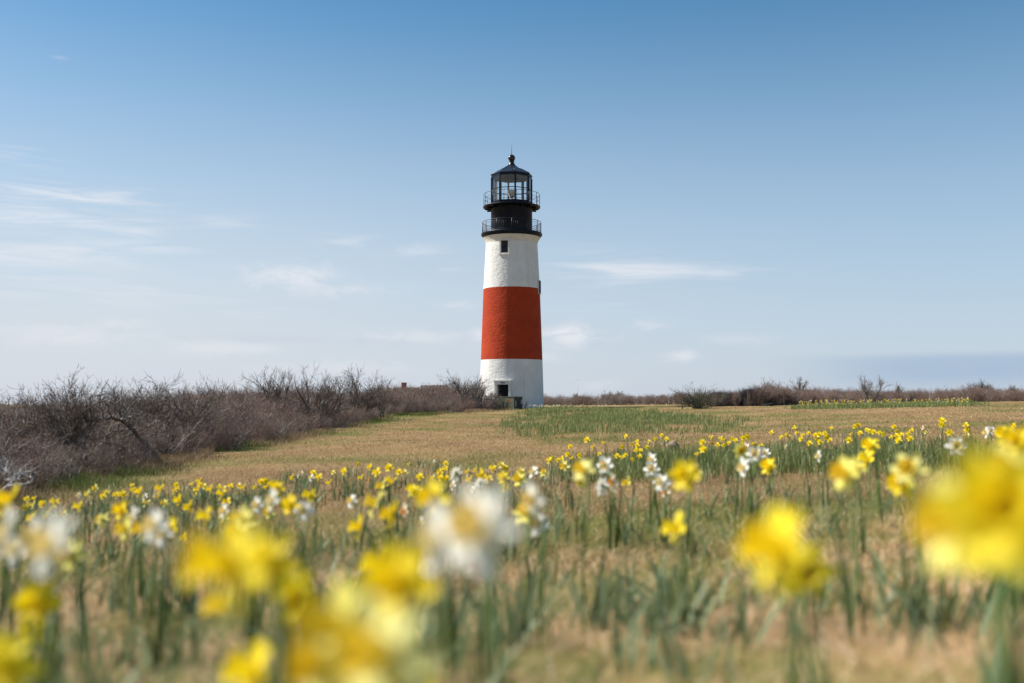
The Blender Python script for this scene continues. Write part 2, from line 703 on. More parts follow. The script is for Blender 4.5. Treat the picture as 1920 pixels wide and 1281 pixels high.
def scatter_poly(poly, n):
    xs = [p[0] for p in poly]
    ys = [p[1] for p in poly]
    out = np.zeros((0, 2))
    while len(out) < n:
        x = RNG.uniform(min(xs), max(xs), n * 2)
        y = RNG.uniform(min(ys), max(ys), n * 2)
        k = in_poly(x, y, poly)
        out = np.concatenate([out, np.stack([x[k], y[k]], 1)])
    return out[:n, 0], out[:n, 1]


def build_leaf_beds():
    # the big bed of leaves in the middle of the lawn
    poly = [on_ground(px, py) for px, py in ((1000, 822), (1180, 815), (1400, 806), (1430, 795), (1330, 785), (1240, 775))]
    poly = [(p.x, p.y) for p in poly] + [(8.6, 66), (6.5, 78), (2.2, 77.5), (.2, 58), (-.4, 42)]
    x, y = scatter_poly(poly, 3300)
    x = x + RNG.normal(0, .55, len(x))
    y = y + RNG.normal(0, 2.4, len(y))
    k = (.6 * vnoise(x, y * .5, 1.3, 21) + .4 * vnoise(x, y, .5, 22) > .44)
    x, y = x[k], y[k]
    parts = leaf_clumps(x, y, (5, 10), .12, .29, spread=.08)
    parts[2][:] = parts[2] * 1.12
    tag(link('daffodil_leaves', quads_mesh('daffodil_leaves', *parts[:2], [LEAF], parts[2])), kind='stuff')
    return poly


BED = build_leaf_beds()

# ------------------------------------------------------------------ lighthouse
LH_D = 84.0
LH_PX = 959.4
_ax = at(LH_PX, 700, LH_D)
LH_X = _ax.x
LH_S = LH_D / F_PX * 1.0017


def hz(py):
    """height of a pixel row on the tower's axis, above the tower's foot"""
    return at(LH_PX, py, LH_D).z - LH_Z


LH_Z = gz(LH_X, LH_D) - .05


def stucco(name, c1, c2, dirt):
    m = mat(name, rough=.85, spec=.2)
    nt, N, L, b, o = nodes_of(m)
    tc = N.new('ShaderNodeTexCoord')

    def nz(scale, detail, stretch=(1, 1, 1), rough=.6):
        mp = N.new('ShaderNodeMapping')
        mp.inputs['Scale'].default_value = stretch
        L.new(tc.outputs['Object'], mp.inputs[0])
        n = N.new('ShaderNodeTexNoise')
        n.inputs['Scale'].default_value = scale
        n.inputs['Detail'].default_value = detail
        n.inputs['Roughness'].default_value = rough
        L.new(mp.outputs[0], n.inputs['Vector'])
        return n.outputs['Fac']

    def ramp(src, lo, hi, a, b_):
        cr = N.new('ShaderNodeValToRGB')
        cr.color_ramp.elements[0].position = lo
        cr.color_ramp.elements[1].position = hi
        cr.color_ramp.elements[0].color = (*a, 1)
        cr.color_ramp.elements[1].color = (*b_, 1)
        L.new(src, cr.inputs[0])
        return cr.outputs[0]
    base = ramp(nz(.9, 5), .35, .65, c1, c2)
    streak = ramp(nz(1.0, 5, (2.2, 2.2, .22), .65), .52, .75, (0, 0, 0), (1, 1, 1))
    mx = N.new('ShaderNodeMix')
    mx.data_type = 'RGBA'
    sc = N.new('ShaderNodeMath')
    sc.operation = 'MULTIPLY'
    sc.inputs[1].default_value = .55
    L.new(streak, sc.inputs[0])
    L.new(sc.outputs[0], mx.inputs[0])
    L.new(base, mx.inputs[6])
    mx.inputs[7].default_value = (*dirt, 1)
    L.new(mx.outputs[2], b.inputs['Base Color'])
    ad = N.new('ShaderNodeMath')
    ad.operation = 'ADD'
    L.new(nz(3.6, 4, (1, 1, 1.5)), ad.inputs[0])
    L.new(nz(1.0, 3), ad.inputs[1])
    bp = N.new('ShaderNodeBump')
    bp.inputs['Strength'].default_value = .52
    bp.inputs['Distance'].default_value = .10
    L.new(ad.outputs[0], bp.inputs['Height'])
    L.new(bp.outputs[0], b.inputs['Normal'])
    return m


def cut(me_obj, cutters):
    """carve the openings; the cutters are removed again"""
    for c in cutters:
        md = me_obj.modifiers.new('cut', 'BOOLEAN')
        md.operation = 'DIFFERENCE'
        md.solver = 'EXACT'
        md.object = c
    dg = bpy.context.evaluated_depsgraph_get()
    me = bpy.data.meshes.new_from_object(me_obj.evaluated_get(dg))
    me_obj.modifiers.clear()
    me_obj.data = me
    for c in cutters:
        bpy.data.objects.remove(c)


def build_lighthouse():
    root = thing('lighthouse', (LH_X, LH_D, LH_Z), 'tall white lighthouse with a red band and black lantern', 'lighthouse')
    white = stucco('white_stucco', (.77, .755, .72), (.69, .675, .64), (.54, .52, .48))
    red = stucco('red_stucco', (.43, .050, .014), (.35, .038, .010), (.30, .048, .022))
    stone = noise_color(mat('painted_stone', rough=.7), (.70, .685, .65), (.60, .58, .54), 4, bump=.3, bscale=9)
    black = noise_color(mat('black_iron', rough=.42, spec=.18), (.004, .007, .016), (.008, .012, .024), 2.5, bump=.12, bscale=5, dist=.01)
    rail = mat('rail_iron', (.014, .015, .018), .45)
    dark = noise_color(mat('dark_timber', rough=.75, spec=.2), (.004, .005, .007), (.009, .010, .013), 6, stretch=(8, 8, .6))
    s = LH_S

    def tower_piece(name, rows, material, thick=.45):
        rows = [(hw * s, z) for hw, z in rows]
        dense = []
        for (r0, z0), (r1, z1) in zip(rows, rows[1:]):
            k = max(1, int((z1 - z0) / .9))
            for i in range(k):
                t = i / k
                dense.append((r0 + (r1 - r0) * t, z0 + (z1 - z0) * t))
        dense.append(rows[-1])
        b = MB()
        inner = [(r - thick, z) for r, z in (dense[-1], dense[0])]
        b.lathe(dense + inner + [dense[0]], 96)
        me = b.mesh(name, [material])
        import bmesh
        bm = bmesh.new()
        bm.from_mesh(me)
        bmesh.ops.remove_doubles(bm, verts=bm.verts, dist=1e-5)
        bmesh.ops.recalc_face_normals(bm, faces=bm.faces)
        bm.to_mesh(me)
        bm.free()
        o = link(name, me, root)
        return o

    z0, z1, z2, z3 = 0.0, hz(675.5), hz(543), hz(458.5)
    low = tower_piece('lower_wall', [(60.3, z0), (57.7, z1)], white)
    mid = tower_piece('red_band', [(57.7, z1 + .002), (53.1, z2 - .002)], red)
    top = tower_piece('upper_wall', [(53.1, z2), (48.6, z3)], white)
    # corbel under the lower gallery
    b = MB()
    b.lathe([(48.6 * s, z3 + .002), (49.0 * s, hz(456)), (50.6 * s, hz(452)), (53.2 * s, hz(447.8)), (54.0 * s, hz(446.6)), (40 * s, hz(446.6))], 96)
    b.build('corbel', [stucco('corbel_stucco', (.70, .67, .60), (.62, .585, .52), (.52, .48, .41))], root)

    AZ = R(-15.5)                               # door and upper window face this way; the side window is a quarter turn on

    def frame_at(a, r, z):
        """matrix: local x along the wall, local -y outwards"""
        return Matrix.Translation((r * math.sin(a), -r * math.cos(a), z)) @ Matrix.Rotation(a, 4, 'Z')

    def cutter(a, r, z, w, h, depth=.75):
        c = MB().box(-w / 2, w / 2, -.5, depth, 0, h, frame_at(a, r, z)).build('cutter', [stone], root)
        return c

    # openings
    dz0, dz1 = .02, hz(722)
    door_w = .96
    win_w, win_h = .60, hz(457.6) - hz(480.5)
    wz = hz(480.5)
    swz, swh = hz(551), hz(528) - hz(551)
    r_door, r_win, r_side = 59.5 * s, 49.2 * s, 53.4 * s
    AZ2 = AZ + R(90)
    bpy.context.view_layer.update()
    cut(low, [cutter(AZ, r_door, dz0, door_w, dz1 - dz0, .38)])
    cut(top, [cutter(AZ, r_win, wz, win_w, win_h, .30), cutter(AZ2, r_side, swz, win_w, swh, .30)])
    cut(mid, [cutter(AZ2, r_side, swz, win_w, swh, .30)])
    for o in (low, mid, top):
        o.data.polygons.foreach_set('use_smooth', [True] * len(o.data.polygons))
        o.data.set_sharp_from_angle(angle=R(28))

    # door with surround and carved date
    M = frame_at(AZ, r_door, 0)
    sur = MB()
    lin_z = hz(716)
    sur.box(-door_w / 2 - .21, -door_w / 2 - .003, -.10, .42, 0, dz1, M)
    sur.box(door_w / 2 + .003, door_w / 2 + .21, -.10, .42, 0, dz1, M)
    sur.box(-door_w / 2 - .24, door_w / 2 + .24, -.13, .42, dz1 + .003, lin_z, M)
    sur.box(-door_w / 2 - .29, door_w / 2 + .29, -.19, .40, lin_z + .002, lin_z + .07, M)
    so = sur.build('door_surround', [stone], root)
    cu = bpy.data.curves.new('date', 'FONT')
    cu.body = '1850'
    cu.size = .20
    cu.extrude = .012
    cu.align_x = 'CENTER'
    cu.align_y = 'CENTER'
    cu.materials.append(mat('date_letters', (.05, .05, .055), .7))
    ct = bpy.data.objects.new('date_lettering', cu)
    COL.objects.link(ct)
    bpy.context.view_layer.update()
    dg = bpy.context.evaluated_depsgraph_get()
    me = bpy.data.meshes.new_from_object(ct.evaluated_get(dg))
    bpy.data.objects.remove(ct)
    ct = link('date_lettering', me, so)
    ct.matrix_local = M @ Matrix.Translation((.02, -.142, (dz1 + lin_z) / 2)) @ Matrix.Rotation(R(90), 4, 'X')
    d = MB()
    for i in range(5):
        w = door_w / 5
        d.box(-door_w / 2 + i * w + .004, -door_w / 2 + (i + 1) * w - .004, .20, .25, dz0, dz1 - .01, M)
    for z in (.35, 1.1, 1.75):
        d.box(-door_w / 2 + .02, door_w / 2 - .02, .185, .201, z, z + .09, M)
    do = d.build('door', [dark], root)
    MB().tube([M @ Vector((.33, .19, 1.0)), M @ Vector((.33, .13, 1.0)), M @ Vector((.33, .13, 1.12)), M @ Vector((.33, .19, 1.12))], .012).build('handle', [rail], do)

    # windows
    glass_dark = mat('window_glass', (.010, .012, .016), .22, spec=.25)

    def window(a, r, z, w, h, e=.13, push=0.0):
        Mo = frame_at(a, r, z)
        Mw = Mo @ Matrix.Translation((0, push, 0))
        f = MB()
        t = .055
        for x0_, x1_, za, zb in ((-w / 2, -w / 2 + t, 0, h), (w / 2 - t, w / 2, 0, h), (-w / 2 + t, w / 2 - t, 0, t), (-w / 2 + t, w / 2 - t, h - t, h),
                                 (-w / 2 + t, w / 2 - t, h * .5 - .025, h * .5 + .025)):
            f.box(x0_, x1_, .10, .17, za, zb, Mw)
        f.box(-.014, .014, .115, .16, t, h * .5 - .026, Mw)
        f.box(-.014, .014, .115, .16, h * .5 + .026, h - t, Mw)
        fo = f.build('window', [dark], root)
        MB().box(-w / 2 + t - .01, w / 2 - t + .01, .13, .145, t - .01, h - t + .01, Mw).build('pane', [glass_dark], fo)
        q = MB()
        Mw = Mo
        for x0_, x1_, za, zb, dy in ((-w / 2 - e, -w / 2 - .003, -e, h + e * .8, -.045), (w / 2 + .003, w / 2 + e, -e, h + e * .8, -.045),
                                     (-w / 2 - .003, w / 2 + .003, h + .003, h + e * .8, -.045), (-w / 2 - .003, w / 2 + .003, -e, -.003, -.045)):
            q.box(x0_, x1_, dy, .12, za, zb, Mw)
        q.box(-w / 2 - e - .04, w / 2 + e + .04, -.09, .12, -e - .07, -e - .002, Mw)
        q.build('window_surround', [stone], fo)

    window(AZ, r_win, wz, win_w, win_h)
    window(AZ2, r_side, swz, win_w, swh, .02, -.17)

    # lower gallery
    dk = MB()
    zt = hz(438.5)
    dk.lathe([(38 * s, hz(446.4)), (54.4 * s, hz(446.4)), (55.2 * s, hz(444.5)), (55.6 * s, hz(443.4)), (57.4 * s, hz(442.6)), (57.7 * s, hz(441)), (57.5 * s, hz(439)), (57 * s, zt), (38 * s, zt)], 96)
    dk.build('lower_gallery', [black], root)
    rl = MB()
    rr = 55.3 * s
    h = hz(418.2) - zt
    rl.ring(rr, zt + h, .024)
    rl.ring(rr, zt + h - .17, .012)
    rl.ring(rr, zt + .10, .014)
    for i in range(96):
        a = 2 * math.pi * i / 96
        p = Vector((rr * math.sin(a), -rr * math.cos(a), zt + .10))
        if i % 8:
            rl.tube([p, p + Vector((0, 0, h - .27))], .008, 5)
    for i in range(12):
        a = 2 * math.pi * i / 12
        p = Vector((rr * math.sin(a), -rr * math.cos(a), zt))
        rl.tube([p, p + Vector((0, 0, h + .02))], .026, 6)
    rl.build('lower_railing', [rail], root)

    # watch room drum
    w = MB()
    zu = hz(391.5)
    w.lathe([(38.9 * s, zt), (38.9 * s, hz(392.4)), (39.8 * s, hz(392)), (39.8 * s, zu - .01)], 64)
    for i in range(12):
        a = R(7) + 2 * math.pi * i / 12
        Mx = frame_at(a, 38.9 * s, 0)
        w.box(-.035, .035, -.012, .02, zt + .02, hz(393), Mx)
    w.build('watch_room', [black], root)
    # upper gallery
    dk = MB()
    zt2 = hz(388.6)
    dk.lathe([(30 * s, zu), (45 * s, zu), (50 * s, hz(390.8)), (53.9 * s, hz(390.2)), (54.2 * s, hz(389.4)), (54 * s, zt2), (20 * s, zt2)], 96)
    for i in range(16):
        a = 2 * math.pi * i / 16
        Mx = frame_at(a, 38.9 * s, 0)
        dk.box(-.025, .025, -.52, .02, zu - .13, zu - .003, Mx)
    dk.build('upper_gallery', [black], root)
    rl = MB()
    rr = 52.8 * s
    h = hz(365.6) - zt2
    rl.ring(rr, zt2 + h, .019)
    rl.ring(rr, zt2 + h * .66, .013)
    rl.ring(rr, zt2 + h * .33, .013)
    for i in range(14):
        a = R(10) + 2 * math.pi * i / 14
        p = Vector((rr * math.sin(a), -rr * math.cos(a), zt2))
        rl.tube([p, p + Vector((0, 0, h + .02))], .022, 6)
    rl.build('upper_railing', [rail], root)

    # lantern: eight sides
    A0 = R(10)
    zb, zg0, zg1, zr = zt2 + .002, hz(380.5), hz(335.0), hz(330.0)
    lr = 38.6 * s
    lan = thing('lantern', (0, 0, 0), None, None)
    lan.parent = root
    corners = [(A0 + i * math.pi / 4) for i in range(8)]

    def P(a, r, z):
        return Vector((r * math.sin(a), -r * math.cos(a), z))

    base = MB()
    base.lathe([(lr, zb), (lr, zg0 - .05), (lr + .04, zg0 - .045), (lr + .04, zg0), (lr - .16, zg0)], 8, a0=A0, sm=False)
    base.lathe([(lr - .12, zg1), (lr + .02, zg1), (lr + .02, zr + .01)], 8, a0=A0, sm=False)
    for a in corners:
        c = P(a, lr, 0)
        Mx = Matrix.Translation(c) @ Matrix.Rotation(a, 4, 'Z')
        base.box(-.06, .06, -.05, .09, zg0 + .002, zg1 - .002, Mx)
    fr = base.build('lantern_frame', [black], root)
    inn = MB()
    inner_paint = mat('lantern_inner_paint', (.13, .125, .118), .6)
    for a in corners:
        Mx = Matrix.Translation(P(a, lr - .10, 0)) @ Matrix.Rotation(a, 4, 'Z')
        inn.box(-.055, .055, -.008, .10, zg0 + .004, zg1 - .004, Mx)
    inn.lathe([(lr - .13, zg1 + .004), (lr - .6, zg1 + .1), (.3, zg1 + .5), (.001, zg1 + .55)], 8, a0=A0, sm=False)
    inn.build('lantern_lining', [inner_paint], fr)
    zm = (zg0 + zg1) / 2
    gl = mat('lantern_glass', (1, 1, 1), .02)
    nt, N, L, bs, out = nodes_of(gl)
    tr = N.new('ShaderNodeBsdfTransparent')
    tr.inputs[0].default_value = (.985, .992, .99, 1)
    gs = N.new('ShaderNodeBsdfGlossy')
    gs.inputs['Roughness'].default_value = .02
    geo = N.new('ShaderNodeNewGeometry')
    dp = N.new('ShaderNodeVectorMath')
    dp.operation = 'DOT_PRODUCT'
    L.new(geo.outputs['Normal'], dp.inputs[0])
    L.new(geo.outputs['Incoming'], dp.inputs[1])

    def mth(op, a_, b_=None):
        q = N.new('ShaderNodeMath')
        q.operation = op
        for i_, v_ in enumerate((a_, b_)):
            if v_ is None:
                continue
            if isinstance(v_, (int, float)):
                q.inputs[i_].default_value = v_
            else:
                L.new(v_, q.inputs[i_])
        return q.outputs[0]
    # reflection grows towards grazing angles, the same from both sides of the pane
    fz = mth('ADD', mth('MULTIPLY', mth('POWER', mth('SUBTRACT', 1.0, mth('ABSOLUTE', dp.outputs['Value'])), 5.0), .7), .03)
    mx = N.new('ShaderNodeMixShader')
    L.new(fz, mx.inputs[0])
    L.new(tr.outputs[0], mx.inputs[1])
    L.new(gs.outputs[0], mx.inputs[2])
    L.new(mx.outputs[0], out.inputs['Surface'])
    bpy.data.objects.remove(lan)
    for i in range(8):
        a, a2 = corners[i], corners[(i + 1) % 8]
        am = a + math.pi / 8
        half = lr * math.sin(math.pi / 8)
        ap = lr * math.cos(math.pi / 8)
        Mx = Matrix.Translation(P(am, ap, 0)) @ Matrix.Rotation(am, 4, 'Z')
        bar = MB()
        bar.box(-half + .07, half - .07, -.03, .03, zm - .026, zm + .026, Mx)
        bo = bar.build('glazing_bar', [black], root)
        MB().box(-half + .068, half - .068, .004, .014, zg0 + .003, zm - .028, Mx).build('pane', [gl], bo)
        MB().box(-half + .068, half - .068, .004, .014, zm + .028, zg1 - .003, Mx).build('pane', [gl], bo)
    # lamp on its pedestal
    lm = MB()
    lm.lathe([(.16, zg0), (.16, zg0 + .25), (.1, zg0 + .3), (.1, zg0 + .42), (.2, zg0 + .5), (.26, zg0 + .56)], 24, cap0=True, cap1=True)
    lo = lm.build('lamp_pedestal', [mat('lamp_metal', (.45, .44, .42), .4, .6)], root)
    ln = MB()
    prof = [(.24, zg0 + .562), (.30, zg0 + .66)]
    for i in range(7):
        z = zg0 + .68 + i * .045
        prof += [(.335, z), (.30, z + .03)]
    prof += [(.30, zg0 + 1.02), (.24, zg0 + 1.08)]
    ln.lathe(prof, 32, cap0=True, cap1=True)
    ln.build('lens', [mat('lens_glass', (.62, .58, .50), .15, spec=.8)], lo)
    # roof
    rf = MB()
    zra = hz(311.0)
    rf.lathe([(lr - .1, zr + .012), (40.2 * s, zr - .01), (40.4 * s, zr + .03), (6.6 * s, zra)], 8, a0=A0, sm=False)
    for a in corners:
        rf.tube([P(a, 40.2 * s, zr + .035), P(a, 6.6 * s, zra + .006)], .022, 5)
    ro = rf.build('roof', [noise_color(mat('roof_paint', rough=.32, spec=.5), (.012, .016, .026), (.02, .026, .04), 1.5)], root)
    fn = MB()
    fn.lathe([(6.9 * s, zra - .02), (6.9 * s, hz(309.5)), (5.6 * s, hz(307)), (4.4 * s, hz(305.8)), (4.2 * s, hz(304.6)), (5.4 * s, hz(304)), (5.3 * s, hz(303)), (3.6 * s, hz(302.6)), (3.4 * s, hz(302))], 32)
    c, br = hz(296.8), 6.8 * s
    fn.lathe([(max(1e-4, br * math.sin(math.pi * i / 16)), c - br * math.cos(math.pi * i / 16)) for i in range(17)], 32)
    fo = fn.build('ventilator_ball', [mat('gloss_black', (.012, .012, .014), .18, spec=.6)], ro)
    MB().tube([(0, 0, c + br * .9), (0, 0, hz(269.5))], [.026, .008], 6).build('lightning_rod', [rail], fo)


build_lighthouse()

# ------------------------------------------------------------------ utility box beside the tower


def build_box():
    p = on_ground(964, 765.5)
    d = 78.5
    base = at(964, 766, d)
    x, y = base.x, d
    root = thing('utility_box', (x, y, gz(x, y) - .02), 'olive grey utility cabinet with a dark grille end beside the lighthouse door', 'utility box', rz=R(-30))
    # local: front corner at origin, long side to -x, grille end on +x side
    h = at(964, 743.5, d).z - root.location.z
    olive = noise_color(mat('olive_paint', rough=.55), (.115, .115, .075), (.15, .15, .10), 3, bump=.1, bscale=20, dist=.005)
    darkm = mat('grille_black', (.012, .014, .018), .45)
    L_, W_ = 1.75, 1.3
    MB().box(-L_, 0, 0, W_, .05, h - .05).build('cabinet', [olive], root)
    lid = MB()
    lid.box(-L_ - .03, .05, -.03, W_ + .03, h - .048, h)
    lid.build('lid', [olive], root)
    MB().box(-L_ - .05, .05, -.05, W_ + .05, -.1, .048).build('plinth', [noise_color(mat('plinth_concrete', rough=.9), (.3, .29, .27), (.4, .39, .36), 6)], root)
    g = MB()
    g.box(.003, .02, .02, W_ - .02, .08, h - .055)
    for i in range(11):
        z = .12 + i * (h - .22) / 11
        g.add([(.021, .04, z), (.021, W_ - .04, z), (.05, W_ - .04, z + .03), (.05, .04, z + .03)], [(0, 1, 2, 3)])
    go = g.build('grille', [darkm], root)
    MB().box(.052, .056, .08, .24, .25, .72).build('notice_plate', [mat('pale_plate', (.30, .34, .36), .5)], go)
    MB().box(.052, .056, W_ - .34, W_ - .1, .45, .78).build('notice_plate', [mat('lilac_plate', (.27, .26, .34), .5)], go)
    MB().add([(-.38, -.004, .80), (-.26, -.004, .80), (-.29, -.004, .64), (-.35, -.004, .64)], [(0, 1, 2, 3)]).box(-.37, -.27, -.004, -.001, .66, .79).build(
        'warning_sticker', [mat('orange_sticker', (.75, .20, .02), .5)], root)


build_box()

# ------------------------------------------------------------------ cottage behind the thicket


def build_cottage():
    d = 215.0
    k = d / F_PX
    def X(px):
        return (px - 753) * k
    p = at(753, 750, d)
    z0 = gz(p.x, d)
    root = thing('cottage', (p.x, d, z0), 'shingled cottage roof with a brick chimney showing above the thicket', 'house')

    def Z(py):
        return at(753, py, d).z - z0
    shingle = noise_color(mat('grey_shingle', rough=.9), (.10, .075, .062), (.17, .13, .105), 2.2, bump=.4, bscale=8, stretch=(1, 1, 5))
    wall = noise_color(mat('weathered_wall', rough=.9), (.16, .145, .13), (.24, .22, .20), 2.0, stretch=(1, 1, 5))
    brick = noise_color(mat('chimney_brick', rough=.9), (.26, .095, .065), (.36, .15, .10), 3.5, bump=.3, bscale=10)
    white = mat('white_trim', (.72, .74, .77), .6)
    e = Z(741)
    MB().box(X(722), X(786), -.2, 5.2, -.3, e).box(X(788), X(842), .4, 5.8, -.3, e).build('wall', [wall], root)
    r = MB()
    # hipped left end, ridge along x
    a, b_, c, dd = (X(719), -.6, e - .05), (X(789), -.6, e - .05), (X(789), 5.6, e - .05), (X(719), 5.6, e - .05)
    r0, r1 = (X(737), 2.5, Z(726.5)), (X(789), 2.5, Z(726.5))
    r.add([a, b_, c, dd, r0, r1], [(0, 1, 5, 4), (1, 2, 5), (2, 3, 4, 5), (3, 0, 4), (3, 2, 1, 0)])
    r.build('roof', [shingle], root)
    r = MB()
    a, b_, c, dd = (X(789.5), -.2, e - .05), (X(845), -.2, e - .05), (X(845), 6.4, e - .05), (X(789.5), 6.4, e - .05)
    r0, r1 = (X(785), 3.0, Z(722)), (X(836), 3.0, Z(722))
    r.add([a, b_, c, dd, r0, r1], [(0, 1, 5, 4), (1, 2, 5), (2, 3, 4, 5), (3, 0, 4), (3, 2, 1, 0)])
    ro = r.build('roof', [shingle], root)
    t = MB()
    t.tube([(X(784.6), 2.95, Z(722.2)), (X(790), -.25, e)], .10, 4)
    t.tube([(X(784.6), 3.05, Z(722.2)), (X(836.2), 3.0, Z(721.8))], .07, 4)
    t.build('roof_trim', [white], ro)
    c = MB()
    c.box(X(750.6), X(759.6), 2.0, 3.0, Z(732), Z(718.6))
    c.box(X(750.0), X(760.2), 1.93, 3.07, Z(718.6) + .002, Z(717.2))
    c.build('chimney', [brick], root)


build_cottage()

# ------------------------------------------------------------------ poles, bench, rock


def build_small():
    # white mast
    d = 150.0
    p = at(1083, 750, d)
    z0 = gz(p.x, d)
    t = thing('mast', (p.x, d, z0), 'thin white mast standing above the low bushes near the lighthouse', 'mast')
    hh = at(1083, 714, d).z - z0
    MB().tube([(0, 0, -.2), (0, 0, hh * .5), (0, 0, hh)], [.055, .042, .03], 8).build('pole', [mat('mast_paint', (.62, .62, .60), .5)], t)
    MB().tube([(0, 0, hh + .002), (0, 0, hh + .16)], [.05, .04], 8).build('mast_cap', [mat('mast_cap_paint', (.7, .66, .5), .5)], t)
    # far utility pole
    d = 520.0
    p = at(1183, 750, d)
    z0 = gz(p.x, d)
    t = thing('utility_pole', (p.x, d, z0), 'dark utility pole with a crossarm far beyond the bushes', 'utility pole')
    wood = noise_color(mat('pole_wood', rough=.9), (.07, .06, .055), (.11, .095, .085), 2, stretch=(4, 4, .5))
    hh = at(1183, 741.5, d).z - z0
    MB().tube([(0, 0, -.3), (0, 0, hh)], [.2, .15], 8).build('pole', [wood], t)
    MB().box(-1.9, 4.2, -.08, .08, hh - 2.0, hh - 1.8).build('crossarm', [wood], t)
    MB().tube([(0, .1, hh - .3), (0, .1, hh - 1.0)], .28, 8).build('transformer', [mat('transformer_grey', (.16, .17, .18), .5)], t)
    # short wooden post
    d = 73.0
    p = at(1279, 765, d)
    z0 = gz(p.x, d)
    o = MB().tube([(0, 0, -.2), (0, 0, .30), (.01, 0, .36)], [.045, .045, .03], 8).build('wooden_post', [wood])
    o.location = (p.x, d, z0)
    tag(o, 'short brown wooden post at the lawn edge beside the rounded bush', 'post')
    # bench
    d = 76.0
    p = at(1441, 764, d)
    z0 = gz(p.x, d)
    k = d / F_PX
    t = thing('bench', (p.x, d, z0), 'dark plank bench at the foot of the brown thicket', 'bench', rz=R(24))
    dk = noise_color(mat('bench_wood', rough=.7), (.014, .013, .014), (.028, .026, .026), 4, stretch=(1, 6, 6))
    sh = at(1441, 757.0, d).z - z0
    b = MB()
    for i in range(3):
        b.box(-.42, .42, -.2 + i * .135, -.2 + i * .135 + .125, sh - .06, sh)
    b.build('seat', [dk], t)
    for x_ in (-.32, .26):
        MB().box(x_, x_ + .09, -.16, .17, -.1, sh - .062).build('leg', [dk], t)
    t.rotation_euler = (0, R(-7), R(24))
    # tan rock in the daffodils
    import bmesh
    bm = bmesh.new()
    bmesh.ops.create_icosphere(bm, subdivisions=4, radius=1.0)
    for v in bm.verts:
        q = v.co
        n = .08 * math.sin(3.1 * q.x + 1.0) * math.cos(2.7 * q.y) + .05 * math.sin(6.3 * q.z + 2 * q.x) + .03 * math.sin(11 * q.y + 7 * q.x)
        v.co = q * (1 + n)
        v.co.x *= .125
        v.co.y *= .11
        v.co.z *= .115
    me = bpy.data.meshes.new('rock')
    bm.to_mesh(me)
    bm.free()
    me.materials.append(noise_color(mat('rock_stone', rough=.9), (.34, .235, .15), (.17, .13, .095), 12, bump=.9, bscale=14))
    for pl in me.polygons:
        pl.use_smooth = True
    o = link('rock', me)
    p = on_ground(1261, 846)
    o.location = (p.x, p.y, p.z + .055)
    o.scale = [p.y / 17.0] * 3
    tag(o, 'rounded tan rock half hidden by green daffodil leaves', 'rock')


build_small()

# ------------------------------------------------------------------ bare shrubs and trees


class Twig:
    """grows a bare plant as a set of tapered segments"""

    def __init__(self, seed):
        self.r = random.Random(seed)
        self.seg = []
        self.sid = 0

    def grow(self, p, d, length, rad, level, spec):
        r = self.r
        sp = spec[level]
        n = sp['n']
        step = length / n
        pts = [p.copy()]
        dirs = [d.copy()]
        for i in range(n):
            w = sp['wander']
            d = d + Vector((r.gauss(0, w), r.gauss(0, w), r.gauss(0, w) + sp['up']))
            d.normalize()
            q = p + d * step
            if q.z < .02:
                q.z = .02 + r.random() * .05
            t0, t1 = i / n, (i + 1) / n
            r0 = rad * (1 - t0 * sp['taper'])
            r1 = rad * (1 - t1 * sp['taper'])
            self.seg.append((*p, *q, r0, r1, level, self.sid))
            p = q
            pts.append(p.copy())
            dirs.append(d.copy())
        if level + 1 < len(spec):
            for _ in range(sp['kids'] if isinstance(sp['kids'], int) else r.randint(*sp['kids'])):
                t = r.uniform(sp['from'], 1.0)
                i = min(int(t * n), n)
                a = r.uniform(*sp['angle'])
                dd = dirs[i]
                o = dd.orthogonal().normalized()
                o.rotate(Matrix.Rotation(r.uniform(0, 6.283), 3, dd))
                nd = (dd * math.cos(a) + o * math.sin(a)).normalized()
                cs = spec[level + 1]
                self.grow(pts[i], nd, cs['len'] * r.uniform(.6, 1.25), max(rad * (1 - t * sp['taper']) * sp['thin'], cs['rmin']), level + 1, spec)

    def arrays(self):
        return np.array(self.seg, float)


def seg_mesh(name, seg, mats, tint, sides=3):
    p0, p1, r0, r1 = seg[:, 0:3], seg[:, 3:6], seg[:, 6], seg[:, 7]
    t = p1 - p0
    t /= np.maximum(np.linalg.norm(t, axis=1, keepdims=True), 1e-9)
    ref = np.where(np.abs(t[:, 2:3]) > .9, np.array([[1.0, 0, 0]]), np.array([[0, 0, 1.0]]))
    a = np.cross(t, ref)
    a /= np.linalg.norm(a, axis=1, keepdims=True)
    b = np.cross(t, a)
    n = len(seg)
    V = np.zeros((n, 2, sides, 3))
    for k in range(sides):
        w = 2 * math.pi * k / sides
        o = a * math.cos(w) + b * math.sin(w)
        V[:, 0, k] = p0 + o * r0[:, None]
        V[:, 1, k] = p1 + o * r1[:, None]
    idx = np.arange(n * 2 * sides).reshape(n, 2, sides)
    Q = np.stack([np.stack([idx[:, 0, k], idx[:, 0, (k + 1) % sides], idx[:, 1, (k + 1) % sides], idx[:, 1, k]], -1) for k in range(sides)], 1).reshape(-1, 4)
    T = np.repeat(tint, 2 * sides, axis=0)
    return quads_mesh(name, V.reshape(-1, 3), Q, mats, T, smooth=True)


BARK = tint_material('bark', rough=.85, spec=.15)


